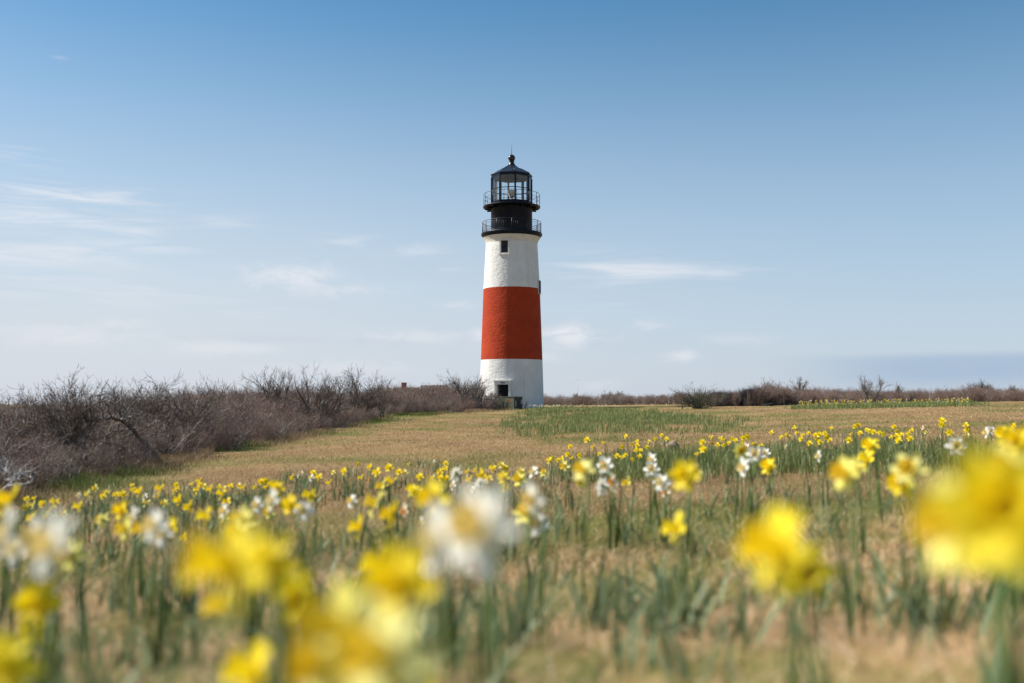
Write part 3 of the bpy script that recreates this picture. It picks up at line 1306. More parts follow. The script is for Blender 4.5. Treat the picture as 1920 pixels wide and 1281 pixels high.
def bark_tint(seg, seed, dark=(.10, .078, .064), light=(.27, .215, .18), pale=.08, palec=(.50, .45, .41), stem_pale=.0):
    """twigs vary one by one; a limb keeps one tone along its length, and some pale limbs also carry sun highlights painted into their colour"""
    r = np.random.default_rng(seed)
    k = r.random((len(seg), 1)) ** 1.5
    t = np.array(dark) * (1 - k) + np.array(light) * k
    pm = r.random((len(seg), 1)) < pale
    t = np.where(pm, np.array(palec) * r.uniform(.7, 1.1, (len(seg), 1)), t)
    for i in range(int(seg[:, 9].max()) + 1):
        q = (seg[:, 8] < 1) & (seg[:, 9] == i)
        u = r.random()
        base = np.array(palec) * .85 if r.random() < stem_pale else np.array(dark) * (1 - u) + np.array(light) * u  # pale limbs: partly their own tone, partly sun highlights put into the colour
        t[q] = base * r.uniform(.88, 1.1, (int(q.sum()), 1))
        q1 = (seg[:, 8] == 1) & (seg[:, 9] == i) & (r.random(len(seg)) < stem_pale * .7)
        t[q1] = np.array(palec) * r.uniform(.7, 1.05, (int(q1.sum()), 1))
    return t


def spec_fan(h):
    return [dict(len=h * .72, n=7, wander=.11, up=.03, taper=.6, kids=(7, 9), angle=(.25, .7), thin=.6, rmin=.008, **{'from': .25}),
            dict(len=h * .36, n=6, wander=.15, up=.05, taper=.65, kids=(6, 8), angle=(.3, .8), thin=.62, rmin=.005, **{'from': .2}),
            dict(len=h * .15, n=4, wander=.18, up=.05, taper=.6, kids=(2, 3), angle=(.3, .8), thin=.65, rmin=.0036, **{'from': .2}),
            dict(len=h * .07, n=2, wander=.18, up=.05, taper=.5, kids=0, angle=(.3, .8), thin=.6, rmin=.003, **{'from': .2})]


def spec_upright(h):
    return [dict(len=h, n=6, wander=.10, up=.10, taper=.75, kids=(7, 10), angle=(.3, .9), thin=.62, rmin=.004, **{'from': .12}),
            dict(len=h * .42, n=5, wander=.16, up=.09, taper=.7, kids=(4, 6), angle=(.3, .9), thin=.65, rmin=.0028, **{'from': .2}),
            dict(len=h * .17, n=3, wander=.2, up=.06, taper=.6, kids=0, angle=(.3, .9), thin=.6, rmin=.0028, **{'from': .2})]


def spec_tangle(h):
    return [dict(len=h * 1.05, n=8, wander=.22, up=.03, taper=.7, kids=(8, 11), angle=(.5, 1.3), thin=.6, rmin=.004, **{'from': .15}),
            dict(len=h * .45, n=6, wander=.30, up=.03, taper=.7, kids=(5, 7), angle=(.5, 1.3), thin=.6, rmin=.003, **{'from': .15}),
            dict(len=h * .18, n=4, wander=.34, up=.02, taper=.6, kids=0, angle=(.4, 1.2), thin=.6, rmin=.003, **{'from': .2})]


def spec_tree(h):
    return [dict(len=h * .5, n=6, wander=.14, up=.06, taper=.5, kids=(6, 8), angle=(.35, .95), thin=.72, rmin=.012, **{'from': .3}),
            dict(len=h * .42, n=6, wander=.18, up=.05, taper=.6, kids=(7, 9), angle=(.35, .9), thin=.6, rmin=.006, **{'from': .25}),
            dict(len=h * .24, n=5, wander=.2, up=.07, taper=.6, kids=(6, 8), angle=(.3, .8), thin=.6, rmin=.004, **{'from': .2}),
            dict(len=h * .11, n=3, wander=.2, up=.08, taper=.5, kids=0, angle=(.3, .8), thin=.6, rmin=.0032, **{'from': .2})]


def shrub_segments(kind, h, seed, stems, spread, r0, tmax=None):
    t = Twig(seed)
    sp = {'upright': spec_upright, 'tangle': spec_tangle, 'tree': spec_tree, 'fan': spec_fan}[kind](h)
    for sid in range(stems):
        t.sid = sid
        a = t.r.uniform(0, 6.283)
        q = t.r.uniform(0, spread)
        tilt = t.r.uniform(.05, tmax or (.55 if kind != 'tangle' else .95))
        b = t.r.uniform(0, 6.283)
        p = Vector((q * math.cos(a), q * math.sin(a), -.03))
        d = Vector((math.cos(b) * math.sin(tilt), math.sin(b) * math.sin(tilt), math.cos(tilt)))
        t.grow(p, d, sp[0]['len'] * t.r.uniform(.75, 1.1), r0 * t.r.uniform(.7, 1.2), 0, sp)
    s = t.arrays()
    zmax = np.percentile(np.maximum(s[:, 2], s[:, 5]), 99)
    s[:, :6] *= h / zmax
    return s


def stuff_instances(name, pts, rots, scales, idx, protos):
    """one object of kind stuff: shrubs nobody could count, instanced over points"""
    coll = bpy.data.collections.new(name + '_kinds')
    for i, me in enumerate(protos):
        coll.objects.link(bpy.data.objects.new('%s_kind_%02d' % (name, i), me))
    me = bpy.data.meshes.new(name)
    me.from_pydata([tuple(p) for p in pts], [], [])
    for nm, ty, data in (('rot', 'FLOAT_VECTOR', np.asarray(rots, np.float32)), ('scl', 'FLOAT_VECTOR', np.asarray(scales, np.float32)), ('idx', 'INT', np.asarray(idx, np.int32))):
        a = me.attributes.new(nm, ty, 'POINT')
        a.data.foreach_set('vector' if ty == 'FLOAT_VECTOR' else 'value', data.ravel())
    o = link(name, me)
    ng = bpy.data.node_groups.new(name, 'GeometryNodeTree')
    ng.interface.new_socket('Geometry', in_out='INPUT', socket_type='NodeSocketGeometry')
    ng.interface.new_socket('Geometry', in_out='OUTPUT', socket_type='NodeSocketGeometry')
    N, L = ng.nodes, ng.links
    gi, go = N.new('NodeGroupInput'), N.new('NodeGroupOutput')
    ip = N.new('GeometryNodeInstanceOnPoints')
    ci = N.new('GeometryNodeCollectionInfo')
    ci.inputs['Collection'].default_value = coll
    ci.inputs['Separate Children'].default_value = True
    ci.inputs['Reset Children'].default_value = True
    L.new(gi.outputs[0], ip.inputs['Points'])
    L.new(ci.outputs[0], ip.inputs['Instance'])
    ip.inputs['Pick Instance'].default_value = True
    for nm, ty, sock in (('rot', 'FLOAT_VECTOR', 'Rotation'), ('scl', 'FLOAT_VECTOR', 'Scale'), ('idx', 'INT', 'Instance Index')):
        na = N.new('GeometryNodeInputNamedAttribute')
        na.data_type = ty
        na.inputs['Name'].default_value = nm
        src = na.outputs[0]
        if sock == 'Rotation':
            e = N.new('FunctionNodeEulerToRotation')
            L.new(src, e.inputs[0])
            src = e.outputs[0]
        L.new(src, ip.inputs[sock])
    L.new(ip.outputs[0], go.inputs[0])
    md = o.modifiers.new('scatter', 'NODES')
    md.node_group = ng
    return tag(o, kind='stuff')


def proto_mesh(kind, h, seed, stems, spread, r0, **kw):
    s = shrub_segments(kind, h, seed, stems, spread, r0)
    return seg_mesh('shrub_%s' % kind, s, [BARK], bark_tint(s, seed, **kw))


def build_thickets():
    purple = dict(dark=(.14, .088, .070), light=(.40, .27, .21), pale=.10, stem_pale=.12)
    grey = dict(dark=(.13, .088, .066), light=(.36, .265, .20), pale=.12, stem_pale=.32)
    ups = [proto_mesh('upright', 1.0, 100 + i, 14, .42, .010, **purple) for i in range(4)]
    tan = [proto_mesh('tangle', 1.0, 200 + i, 8, .35, .019, **grey) for i in range(4)]
    protos = ups + tan
    pts, rots, scl, idx = [], [], [], []
    rr = random.Random(5)

    def put(x, y, h, wide, kind):
        pts.append((x, y, gz(x, y)))
        rots.append((rr.gauss(0, .06), rr.gauss(0, .06), rr.uniform(0, 6.283)))
        scl.append((h * wide, h * wide, h))
        idx.append(rr.randint(0, 3) + (4 if kind else 0))
    # left thicket: rows marching back from its edge
    for i in range(len(EDGE) - 1):
        a, b = EDGE[i], EDGE[i + 1]
        ln = (b - a).length
        nrm = Vector((-(b.y - a.y), b.x - a.x, 0)).normalized()
        if nrm.x > 0:
            nrm = -nrm
        d = (a.y + b.y) / 2
        sp = .52 if d < 30 else .68
        rows = 9 if d < 40 else 7
        for j in range(rows):
            for k in range(max(1, int(ln / sp))):
                t = (k + rr.random()) / max(1, int(ln / sp))
                q = a.lerp(b, t) + nrm * (.25 + j * .85 + rr.uniform(-.35, .35))
                if q.y < 9:
                    continue
                px = CX + q.x / q.y * F_PX
                if px < -420:
                    continue
                edge = min(1.0, .52 + j * .20)
                h = (1.55 if d < 18 else 1.66) * edge * rr.uniform(.82, 1.10)
                h *= (.80 + .40 * float(vnoise(q.x, q.y, 2.6, 41))) * (.79 if px < 330 else .89)
                left = px < 330
                put(q.x, q.y, h, rr.uniform(.9, 1.25), rr.random() < (.62 if left else .22))
    stuff_instances('thicket', pts, rots, scl, idx, protos)
    # right thickets along the far edge of the lawn
    pts, rots, scl, idx = [], [], [], []

    def strip(px0, px1, d0, d1, h0, h1, n, kindp):
        for _ in range(n):
            px = rr.uniform(px0, px1)
            d = rr.uniform(d0, d1)
            x = (px - CX) / F_PX * d
            put(x, d, rr.uniform(h0, h1) * (.72 + .5 * float(vnoise(x, d, 3.0, 43))), rr.uniform(1.0, 1.4), rr.random() < kindp)
    strip(1335, 1525, 80, 86, 1.1, 1.55, 130, .2)
    strip(1400, 1470, 79, 82, 1.35, 1.85, 30, .2)
    strip(1330, 1400, 78, 82, 1.1, 1.5, 30, .3)
    strip(1500, 2000, 96, 112, 1.05, 1.5, 330, .35)
    strip(1010, 1345, 108, 126, .85, 1.3, 210, .4)
    strip(690, 905, 92, 106, 1.55, 2.1, 120, .4)
    stuff_instances('thicket', pts, rots, scl, idx, protos)


build_thickets()


def limbs(s, tint, root, name, sides):
    for i in range(int(s[:, 9].max()) + 1):
        k = (s[:, 8] < 1) & (s[:, 9] == i)
        if k.any():
            link(name, seg_mesh(name, s[k], [BARK], tint[k], sides), root)


def tree_thing(name, label, cat, px, base_d, top_py, seed, kind='tree', stems=4, spread=.2, r0=.05, group=None, rz=None, wide=1.0, colors=None, tmax=None):
    """a bare shrub or tree one can tell apart: trunk (> twigs)"""
    x = (px - CX) / F_PX * base_d
    z = gz(x, base_d)
    h = at(px, top_py, base_d).z - z
    s = shrub_segments(kind, h, seed, stems, spread * h, r0, tmax)
    s[:, [0, 1, 3, 4]] *= wide
    s[:, 6:8] *= 1 + base_d / 110
    root = thing(name, (x, base_d, z), label, cat, group, rz or 0.0)
    kw = colors or dict(dark=(.10, .078, .064), light=(.25, .20, .165), pale=.06)
    tint = bark_tint(s, seed, **kw)
    thick = s[:, 8] < 1
    limbs(s, tint, root, 'limb' if kind in ('tree', 'fan') else 'stem', 5)
    link('twig_crown', seg_mesh('twig_crown', s[~thick], [BARK], tint[~thick], 3), root)
    return root


GREENISH = dict(dark=(.05, .055, .035), light=(.13, .135, .085), pale=.03)


def build_trees():
    G1 = 'bare trees rising from the left thicket'
    T = tree_thing
    T('bare_tree', 'wide twiggy bare shrub on the skyline at the left end of the thicket', 'bare shrub', 132, 18.5, 710, 31, 'fan', 12, .42, .018, G1, tmax=.45)
    T('bare_tree', 'low dark crooked shrub standing above the middle of the left thicket', 'bare shrub', 325, 25, 716, 32, 'tree', 7, .5, .03, G1, wide=1.3)
    T('bare_tree', 'bushy bare tree left half of the twin round crowns on the skyline', 'bare tree', 535, 39, 692, 33, 'fan', 9, .16, .035, G1, tmax=.75)
    T('bare_tree', 'bare tree with sky showing through it, right half of the twin round crowns', 'bare tree', 594, 42, 692, 34, 'fan', 9, .12, .035, G1, tmax=.85)
    T('bare_tree', 'fan shaped bare tree standing alone left of the brick chimney', 'bare tree', 672, 50, 692, 35, 'fan', 9, .10, .035, G1, tmax=.95)
    T('bare_tree', 'small bare tree close to the right of the fan shaped one', 'bare tree', 716, 53, 702, 41, 'fan', 5, .12, .03, G1, tmax=.6)
    T('bare_tree', 'spreading silvery bare tree touching the left side of the lighthouse', 'bare tree', 866, 73.5, 701, 36, 'fan', 10, .45, .05, G1, tmax=.9, wide=1.15, colors=dict(dark=(.10, .08, .068), light=(.26, .21, .18), pale=.12))
    T('bare_tree', 'small bare shrub in front of the lighthouse foot left of the door', 'bare shrub', 903, 77, 716, 37, 'tree', 5, .3, .035, G1, wide=1.2, colors=dict(dark=(.10, .08, .068), light=(.26, .21, .18), pale=.12))
    T('leafy_shrub', 'small dark olive shrub against the utility cabinet', 'shrub', 944, 77.2, 747, 38, 'tangle', 9, .35, .012, None, colors=GREENISH)
    T('bare_shrub', 'thin reddish shrub at the right foot of the lighthouse', 'shrub', 986, 80, 750, 39, 'upright', 4, .1, .008)
    T('rounded_bush', 'rounded green tinged bush with fanning stems alone on the lawn edge', 'bush', 1309, 72.5, 721, 42, 'upright', 24, .08, .022, None, wide=1.9, colors=GREENISH, tmax=1.25)
    G2 = 'bare trees rising from the right thicket'
    T('bare_tree', 'spiky bare tree with a curved tip rising behind the bench thicket', 'bare tree', 1497, 92, 708, 43, 'fan', 6, .15, .04, G2, tmax=.6)
    T('bare_tree', 'twiggy bare shrub on top of the brown thicket mound behind the bench', 'bare shrub', 1437, 88, 713, 44, 'fan', 9, .4, .03, G2, tmax=.6)
    T('bare_tree', 'tallest pale bare tree behind the far daffodil bed', 'bare tree', 1627, 96, 704, 45, 'fan', 5, .12, .05, G2, tmax=.8, colors=dict(dark=(.12, .10, .085), light=(.30, .26, .23), pale=.12))
    T('bare_tree', 'crooked two-headed bare tree right of the tallest pale one', 'bare tree', 1675, 100, 718, 46, 'tangle', 4, .3, .05, G2, wide=.8)
    T('dark_tree', 'dense dark flat topped tree beyond the right end of the far bed', 'tree', 1843, 112, 716, 47, 'tree', 6, .3, .06, G2, wide=1.1)
    T('dark_tree', 'small dark tree at the right edge of the photo on the skyline', 'tree', 1903, 112, 724, 48, 'tree', 6, .3, .05, G2, wide=1.1)
    G3 = 'low bare shrubs on the skyline between lighthouse and rounded bush'
    T('bare_shrub', 'low bare shrub around the foot of the white mast', 'shrub', 1083, 118, 738, 49, 'fan', 8, .6, .025, G3, tmax=.6)
    T('bare_shrub', 'broad bare shrub standing midway between the mast and the utility pole', 'shrub', 1147, 118, 733, 50, 'fan', 12, 1.0, .03, G3, tmax=.7)
    T('bare_shrub', 'flat topped brown shrub left of the rounded green tinged bush', 'shrub', 1238, 112, 740, 51, 'tangle', 8, .5, .03, G3, wide=1.7)
    # the gnarled tree with one arching limb, at the front of the left thicket
    pts = [at(262, 824, 20.7), at(249, 806, 20.2), at(232, 791, 19.7), at(207, 784, 19.2), at(185, 786, 18.8), at(160, 792, 18.5)]
    x, y = pts[0].x, pts[0].y
    z = gz(x, y)
    o = Vector((x, y, z))
    root = thing('gnarled_tree', o, 'gnarled tree with a thick limb arching left out of the thicket', 'tree', None)
    first = pts[0] + (o - pts[0]) * .0
    tw = Twig(77)
    radii = [.040, .036, .034, .029, .021, .011]
    chain = [Vector((x + .12, y + .3, z - .05))] + pts
    rad = [.044] + radii
    fine, fr_ = [], []
    for i in range(len(chain) - 1):
        for j in range(4):
            w = j / 4
            q = chain[i].lerp(chain[i + 1], w)
            if i + j:
                q = q + Vector((tw.r.gauss(0, .014), tw.r.gauss(0, .014), tw.r.gauss(0, .014)))
            fine.append(q)
            fr_.append((rad[i] * (1 - w) + rad[i + 1] * w) * tw.r.uniform(.85, 1.15))
    chain, rad = fine + [chain[-1]], fr_ + [rad[-1]]
    for i in range(len(chain) - 1):
        a, b = chain[i] - o, chain[i + 1] - o
        tw.seg.append((*a, *b, rad[i], rad[i + 1], 0, 0))
    sp = [None, dict(len=.75, n=6, wander=.26, up=.04, taper=.7, kids=(6, 8), angle=(.4, 1.2), thin=.6, rmin=.006, **{'from': .2}),
          dict(len=.36, n=5, wander=.3, up=.03, taper=.6, kids=(3, 5), angle=(.4, 1.2), thin=.6, rmin=.004, **{'from': .2}),
          dict(len=.16, n=3, wander=.3, up=.03, taper=.6, kids=0, angle=(.4, 1.2), thin=.6, rmin=.003, **{'from': .2})]
    for i in range(20):
        t = tw.r.uniform(4.0, len(chain) - 1.1)
        k = int(t)
        p = chain[k].lerp(chain[k + 1], t - k) - o
        d = Vector((tw.r.uniform(-1, .7), tw.r.uniform(-.8, .3), tw.r.uniform(-.1, 1.0))).normalized()
        tw.grow(p, d, sp[1]['len'] * tw.r.uniform(.6, 1.3), .02, 1, sp)
    s = tw.arrays()
    tint = bark_tint(s, 77, dark=(.09, .075, .065), light=(.24, .20, .175), pale=.15)
    th = s[:, 8] < 1
    limbs(s, tint, root, 'limb', 9)
    link('twig_crown', seg_mesh('twig_crown', s[~th], [BARK], tint[~th], 4), root)

    # silver driftwood-like dead branches at the near left
    def dead(label, lines, seed, d0, spr):
        o = at(*lines[0][0], d0)
        o.z = gz(o.x, o.y)
        root = thing('dead_branch', o, label, 'dead branch', 'silver dead branches at the near end of the thicket')
        tw = Twig(seed)
        sp = [None, dict(len=.26, n=5, wander=.3, up=.02, taper=.7, kids=(2, 4), angle=(.4, 1.1), thin=.6, rmin=.004, **{'from': .2}),
              dict(len=.14, n=4, wander=.35, up=.02, taper=.7, kids=0, angle=(.4, 1.1), thin=.6, rmin=.003, **{'from': .2})]
        for tw.sid, ln in enumerate(lines):
            P_ = [at(a, b, d0 + spr * math.sin(i * 1.7)) - o for i, (a, b) in enumerate(ln)]
            n = len(P_) - 1
            for i in range(n):
                ra, rb = .022 * (1 - .7 * i / n), .022 * (1 - .7 * (i + 1) / n)
                tw.seg.append((*P_[i], *P_[i + 1], ra, rb, 0, tw.sid))
            for _ in range(5):
                t = tw.r.uniform(.2, n - .05)
                k = int(t)
                tw.grow(P_[k].lerp(P_[k + 1], t - k), Vector((tw.r.gauss(0, 1), tw.r.gauss(0, .4), tw.r.gauss(.3, .6))).normalized(), .24, .009, 1, sp)
        s = tw.arrays()
        tint = bark_tint(s, seed, dark=(.30, .28, .265), light=(.52, .49, .46), pale=.1, palec=(.6, .57, .54))
        th = s[:, 8] < 1
        limbs(s, tint, root, 'limb', 7)
        link('twig', seg_mesh('twig', s[~th], [BARK], tint[~th], 4), root)
    dead('pale silver dead branch curving up from the ground at the near thicket end', [[(-14, 931), (3, 921), (14, 912), (30, 910), (48, 908), (58, 904), (62, 901), (59, 894), (50, 895), (48, 889)], [(14, 912), (24, 904), (33, 907)]], 5, 12.6, .04)
    dead('silver dead branch slanting down into the thicket above the curved one', [[(-6, 872), (3, 878), (14, 885), (22, 889), (33, 892), (46, 890)], [(14, 885), (12, 876), (15, 873)], [(33, 892), (42, 887)]], 6, 12.9, .04)


build_trees()

# ------------------------------------------------------------------ daffodils


def petal_material(name, c1, c2, transl=.25):
    m = mat(name, c1, rough=.55, spec=.25)
    nt, N, L, b, o = nodes_of(m)
    oi = N.new('ShaderNodeObjectInfo')
    mx = N.new('ShaderNodeMix')
    mx.data_type = 'RGBA'
    L.new(oi.outputs['Random'], mx.inputs[0])
    mx.inputs[6].default_value = (*c1, 1)
    mx.inputs[7].default_value = (*c2, 1)
    L.new(mx.outputs[2], b.inputs['Base Color'])
    t = N.new('ShaderNodeBsdfTranslucent')
    L.new(mx.outputs[2], t.inputs['Color'])
    ms = N.new('ShaderNodeMixShader')
    ms.inputs[0].default_value = transl
    L.new(b.outputs[0], ms.inputs[1])
    L.new(t.outputs[0], ms.inputs[2])
    L.new(ms.outputs[0], o.inputs['Surface'])
    return m


PM = {'Y': petal_material('yellow_petal', (.95, .70, .012), (.95, .78, .035)),
      'L': petal_material('lemon_petal', (.95, .86, .16), (.95, .89, .36)),
      'W': petal_material('white_petal', (.96, .93, .81), (.96, .94, .85), .3),
      'O': petal_material('cream_petal', (.95, .86, .66), (.94, .80, .56)),
      'A': petal_material('amber_petal', (.75, .36, .03), (.65, .30, .04))}
TM = {'Y': petal_material('golden_trumpet', (.95, .70, .010), (.95, .77, .018), .3),
      'L': petal_material('yellow_trumpet', (.85, .58, .02), (.86, .63, .05), .25),
      'W': petal_material('pale_trumpet', (.84, .62, .16), (.84, .70, .38), .25),
      'O': petal_material('orange_trumpet', (.82, .34, .05), (.82, .44, .12), .25),
      'A': petal_material('dull_trumpet', (.55, .24, .03), (.5, .26, .05), .25)}
STEM_M = tint_material('daffodil_stem', rough=.5, translucent=.15, spec=.35)
CNAME = {'Y': 'golden yellow', 'L': 'pale lemon', 'W': 'white', 'O': 'cream orange cupped', 'A': 'faded amber'}
PED = mat('pedicel', (.12, .19, .05), .5)


def petals_mesh(seed, ptype, lo=False):
    """six petals round the +Z axis, 85 mm across, and the green tube behind them"""
    r = random.Random(seed)
    b = MB()
    nu, nv = (3, 2) if lo else (6, 4)
    for k in range(6):
        inner = k % 2
        a = k * math.pi / 3 + r.uniform(-.08, .08)
        ln = r.uniform(.039, .045)
        wd = r.uniform(.029, .035) if not inner else r.uniform(.025, .030)
        back = r.uniform(-.012, .010)
        tw = r.uniform(-.35, .35)
        cup = r.uniform(.1, .35)
        V = []
        for i in range(nu + 1):
            t = i / nu
            w = wd * (math.sin(math.pi * min(1, t * .93 + .07)) ** .62) * (1 - .25 * t)
            for j in range(nv + 1):
                u = j / nv * 2 - 1
                x = .004 + ln * t
                y = u * w * .5
                z = back * t * t + (.003 if inner else 0) + cup * w * .5 * (u * u) * .6 + y * tw * t + .003 * math.sin(5 * t + u * 2 + k)
                V.append((x * math.cos(a) - y * math.sin(a), x * math.sin(a) + y * math.cos(a), z))
        F = [(i * (nv + 1) + j, i * (nv + 1) + j + 1, (i + 1) * (nv + 1) + j + 1, (i + 1) * (nv + 1) + j) for i in range(nu) for j in range(nv)]
        b.add(V, F, 0, True)
    b.tube([(0, 0, .002), (0, 0, -.014), (.0, -.003, -.026), (0, -.012, -.036), (0, -.020, -.040)], [.0045, .004, .0055, .0035, .003], 6, 1)
    return b.mesh('petals', [PM[ptype], PED])


def trumpet_mesh(seed, ptype, lo=False):
    r = random.Random(seed)
    L_ = {'Y': .036, 'L': .033, 'W': .022, 'O': .018, 'A': .02}[ptype] * r.uniform(.9, 1.1)
    R_ = {'Y': .021, 'L': .020, 'W': .019, 'O': .016, 'A': .013}[ptype]
    n = 12 if lo else 24
    prof = [(.007, .0), (.0125, .004), (.0135, L_ * .4), (.0145, L_ * .7), (.0175, L_ * .9), (R_, L_)]
    b = MB()
    V = []
    for q, (rad, z) in enumerate(prof):
        for i in range(n):
            a = 2 * math.pi * i / n
            k = max(0, (q - 3) / 2)
            rr = rad * (1 + .10 * k * math.sin(a * (6 if lo else 9) + seed) + .03 * k * math.sin(a * 4))
            V.append((rr * math.cos(a), rr * math.sin(a), z + .0025 * k * math.sin(a * 5 + 1)))
    F = [(q * n + i, q * n + (i + 1) % n, (q + 1) * n + (i + 1) % n, (q + 1) * n + i) for q in range(len(prof) - 1) for i in range(n)]
    F.append(tuple(range(n)))
    b.add(V, F, 0, True)
    for i in range(3):
        a = i * 2.09
        b.tube([(0, 0, .002), (.003 * math.cos(a), .003 * math.sin(a), L_ * .7)], .0012, 4)
    return b.mesh('trumpet', [TM[ptype]])


def stem_mesh(seed):
    """a stem one metre tall, scaled to length"""
    r = random.Random(seed)
    dx, dy = r.uniform(-.02, .02), r.uniform(-.02, .02)
    b = MB()
    b.tube([(dx * 1.5, dy, -.02), (dx * 1.2, dy * 1.3, .35), (dx * .6, dy * .7, .7), (0, 0, 1.0)], [.0042, .004, .0036, .0032], 6)
    me = b.mesh('stem', [STEM_M])
    a = me.color_attributes.new('tint', 'FLOAT_COLOR', 'POINT')
    a.data.foreach_set('color', np.tile(np.array((.10, .17, .045, 1), np.float32), len(me.vertices)))
    return me


def leaf_mesh(seed):
    n = 1
    rg = np.random.default_rng(seed)
    th = rg.uniform(0, 6.283, n)
    u = rg.random((n, 1))
    tint = np.array((.10, .145, .040)) * u + np.array((.235, .265, .10)) * (1 - u)
    v, q, t = ribbons(np.zeros((n, 3)) + np.array((.0, .0, -.01)), np.stack([np.cos(th), np.sin(th)], 1), np.full(n, 1.0) * rg.uniform(.85, 1.05), np.full(n, .036),
                      np.abs(rg.normal(.16, .12, n)), rg.uniform(-1.5, 1.5, n), tint, 6, .3)
    return quads_mesh('leaf', v, q, [LEAF], t, True)


PET = {k: [petals_mesh(300 + i * 7 + ord(k), k) for i in range(4)] for k in PM}
TRU = {k: [trumpet_mesh(400 + i, k) for i in range(2)] for k in PM}
STM = [stem_mesh(i) for i in range(4)]
LFM = [leaf_mesh(i) for i in range(8)]
FLOWERS = []


def daffodil(px, py, size, kind, yaw=None, nod=None, nleaf=None, hmin=.20, hmax=.42):
    """a daffodil whose bloom stands where the photo shows it; its depth comes from its size and the lawn below it"""
    rr = random.Random(int(px * 13 + py * 7 + size))
    d0 = .082 * F_PX / size
    best, bd = None, d0
    for k in range(-14, 15):
        d = d0 * (1.03 ** k)
        p = at(px, py, d)
        h = p.z - gz(p.x, p.y)
        err = abs(k) * .25 + (max(0, hmin - h) + max(0, h - hmax)) * 120
        if best is None or err < best:
            best, bd = err, d
    p = at(px, py, bd)
    g = gz(p.x, p.y)
    h = p.z - g
    if h < .13:
        h = .13
    scale = size * bd / F_PX / .084
    scale = min(1.5, max(.62, scale * (1.22 if size < 60 else 1.14)))
    if yaw is None:
        yaw = rr.gauss(-.95, .55)              # 0 faces the camera, negative turns to the sun on the left
    if nod is None:
        nod = rr.gauss(-.30, .20)
    root = thing('daffodil', (p.x, p.y, p.z - h), None, 'daffodil', 'daffodils in bloom')
    fwd = Vector((math.sin(yaw) * math.cos(nod), -math.cos(yaw) * math.cos(nod), -math.sin(nod)))
    q = fwd.to_track_quat('Z', 'Y')
    rollm = Matrix.Rotation(rr.uniform(0, 6.28), 4, 'Z')
    head = Vector((0, 0, h))
    po = link('petals', rr.choice(PET[kind]), root)
    M = Matrix.Translation(head) @ q.to_matrix().to_4x4() @ Matrix.Scale(scale, 4)
    po.matrix_local = M
    to = link('trumpet', rr.choice(TRU[kind]), po)
    to.matrix_local = rollm @ Matrix.Translation((0, 0, .0015))
    neck = M @ Vector((0, -.020, -.040))
    st = link('stem', rr.choice(STM), root)
    st.location = (neck.x, neck.y, 0)
    st.scale = (scale, scale, max(.1, neck.z + .003))
    st.rotation_euler = (0, 0, rr.uniform(0, 6.28))
    for _ in range(rr.randint(3, 4) if nleaf is None else nleaf):
        lf = link('leaf', rr.choice(LFM), root)
        k = min(.36, max(.16, h * rr.uniform(.75, 1.05)))
        lf.scale = (k, k, k)
        lf.rotation_euler = (0, 0, rr.uniform(0, 6.28))
        lf.location = (neck.x + rr.uniform(-.03, .03), neck.y + rr.uniform(-.03, .03), 0)
    FLOWERS.append((root, px, py, size, kind, bd))
    return root


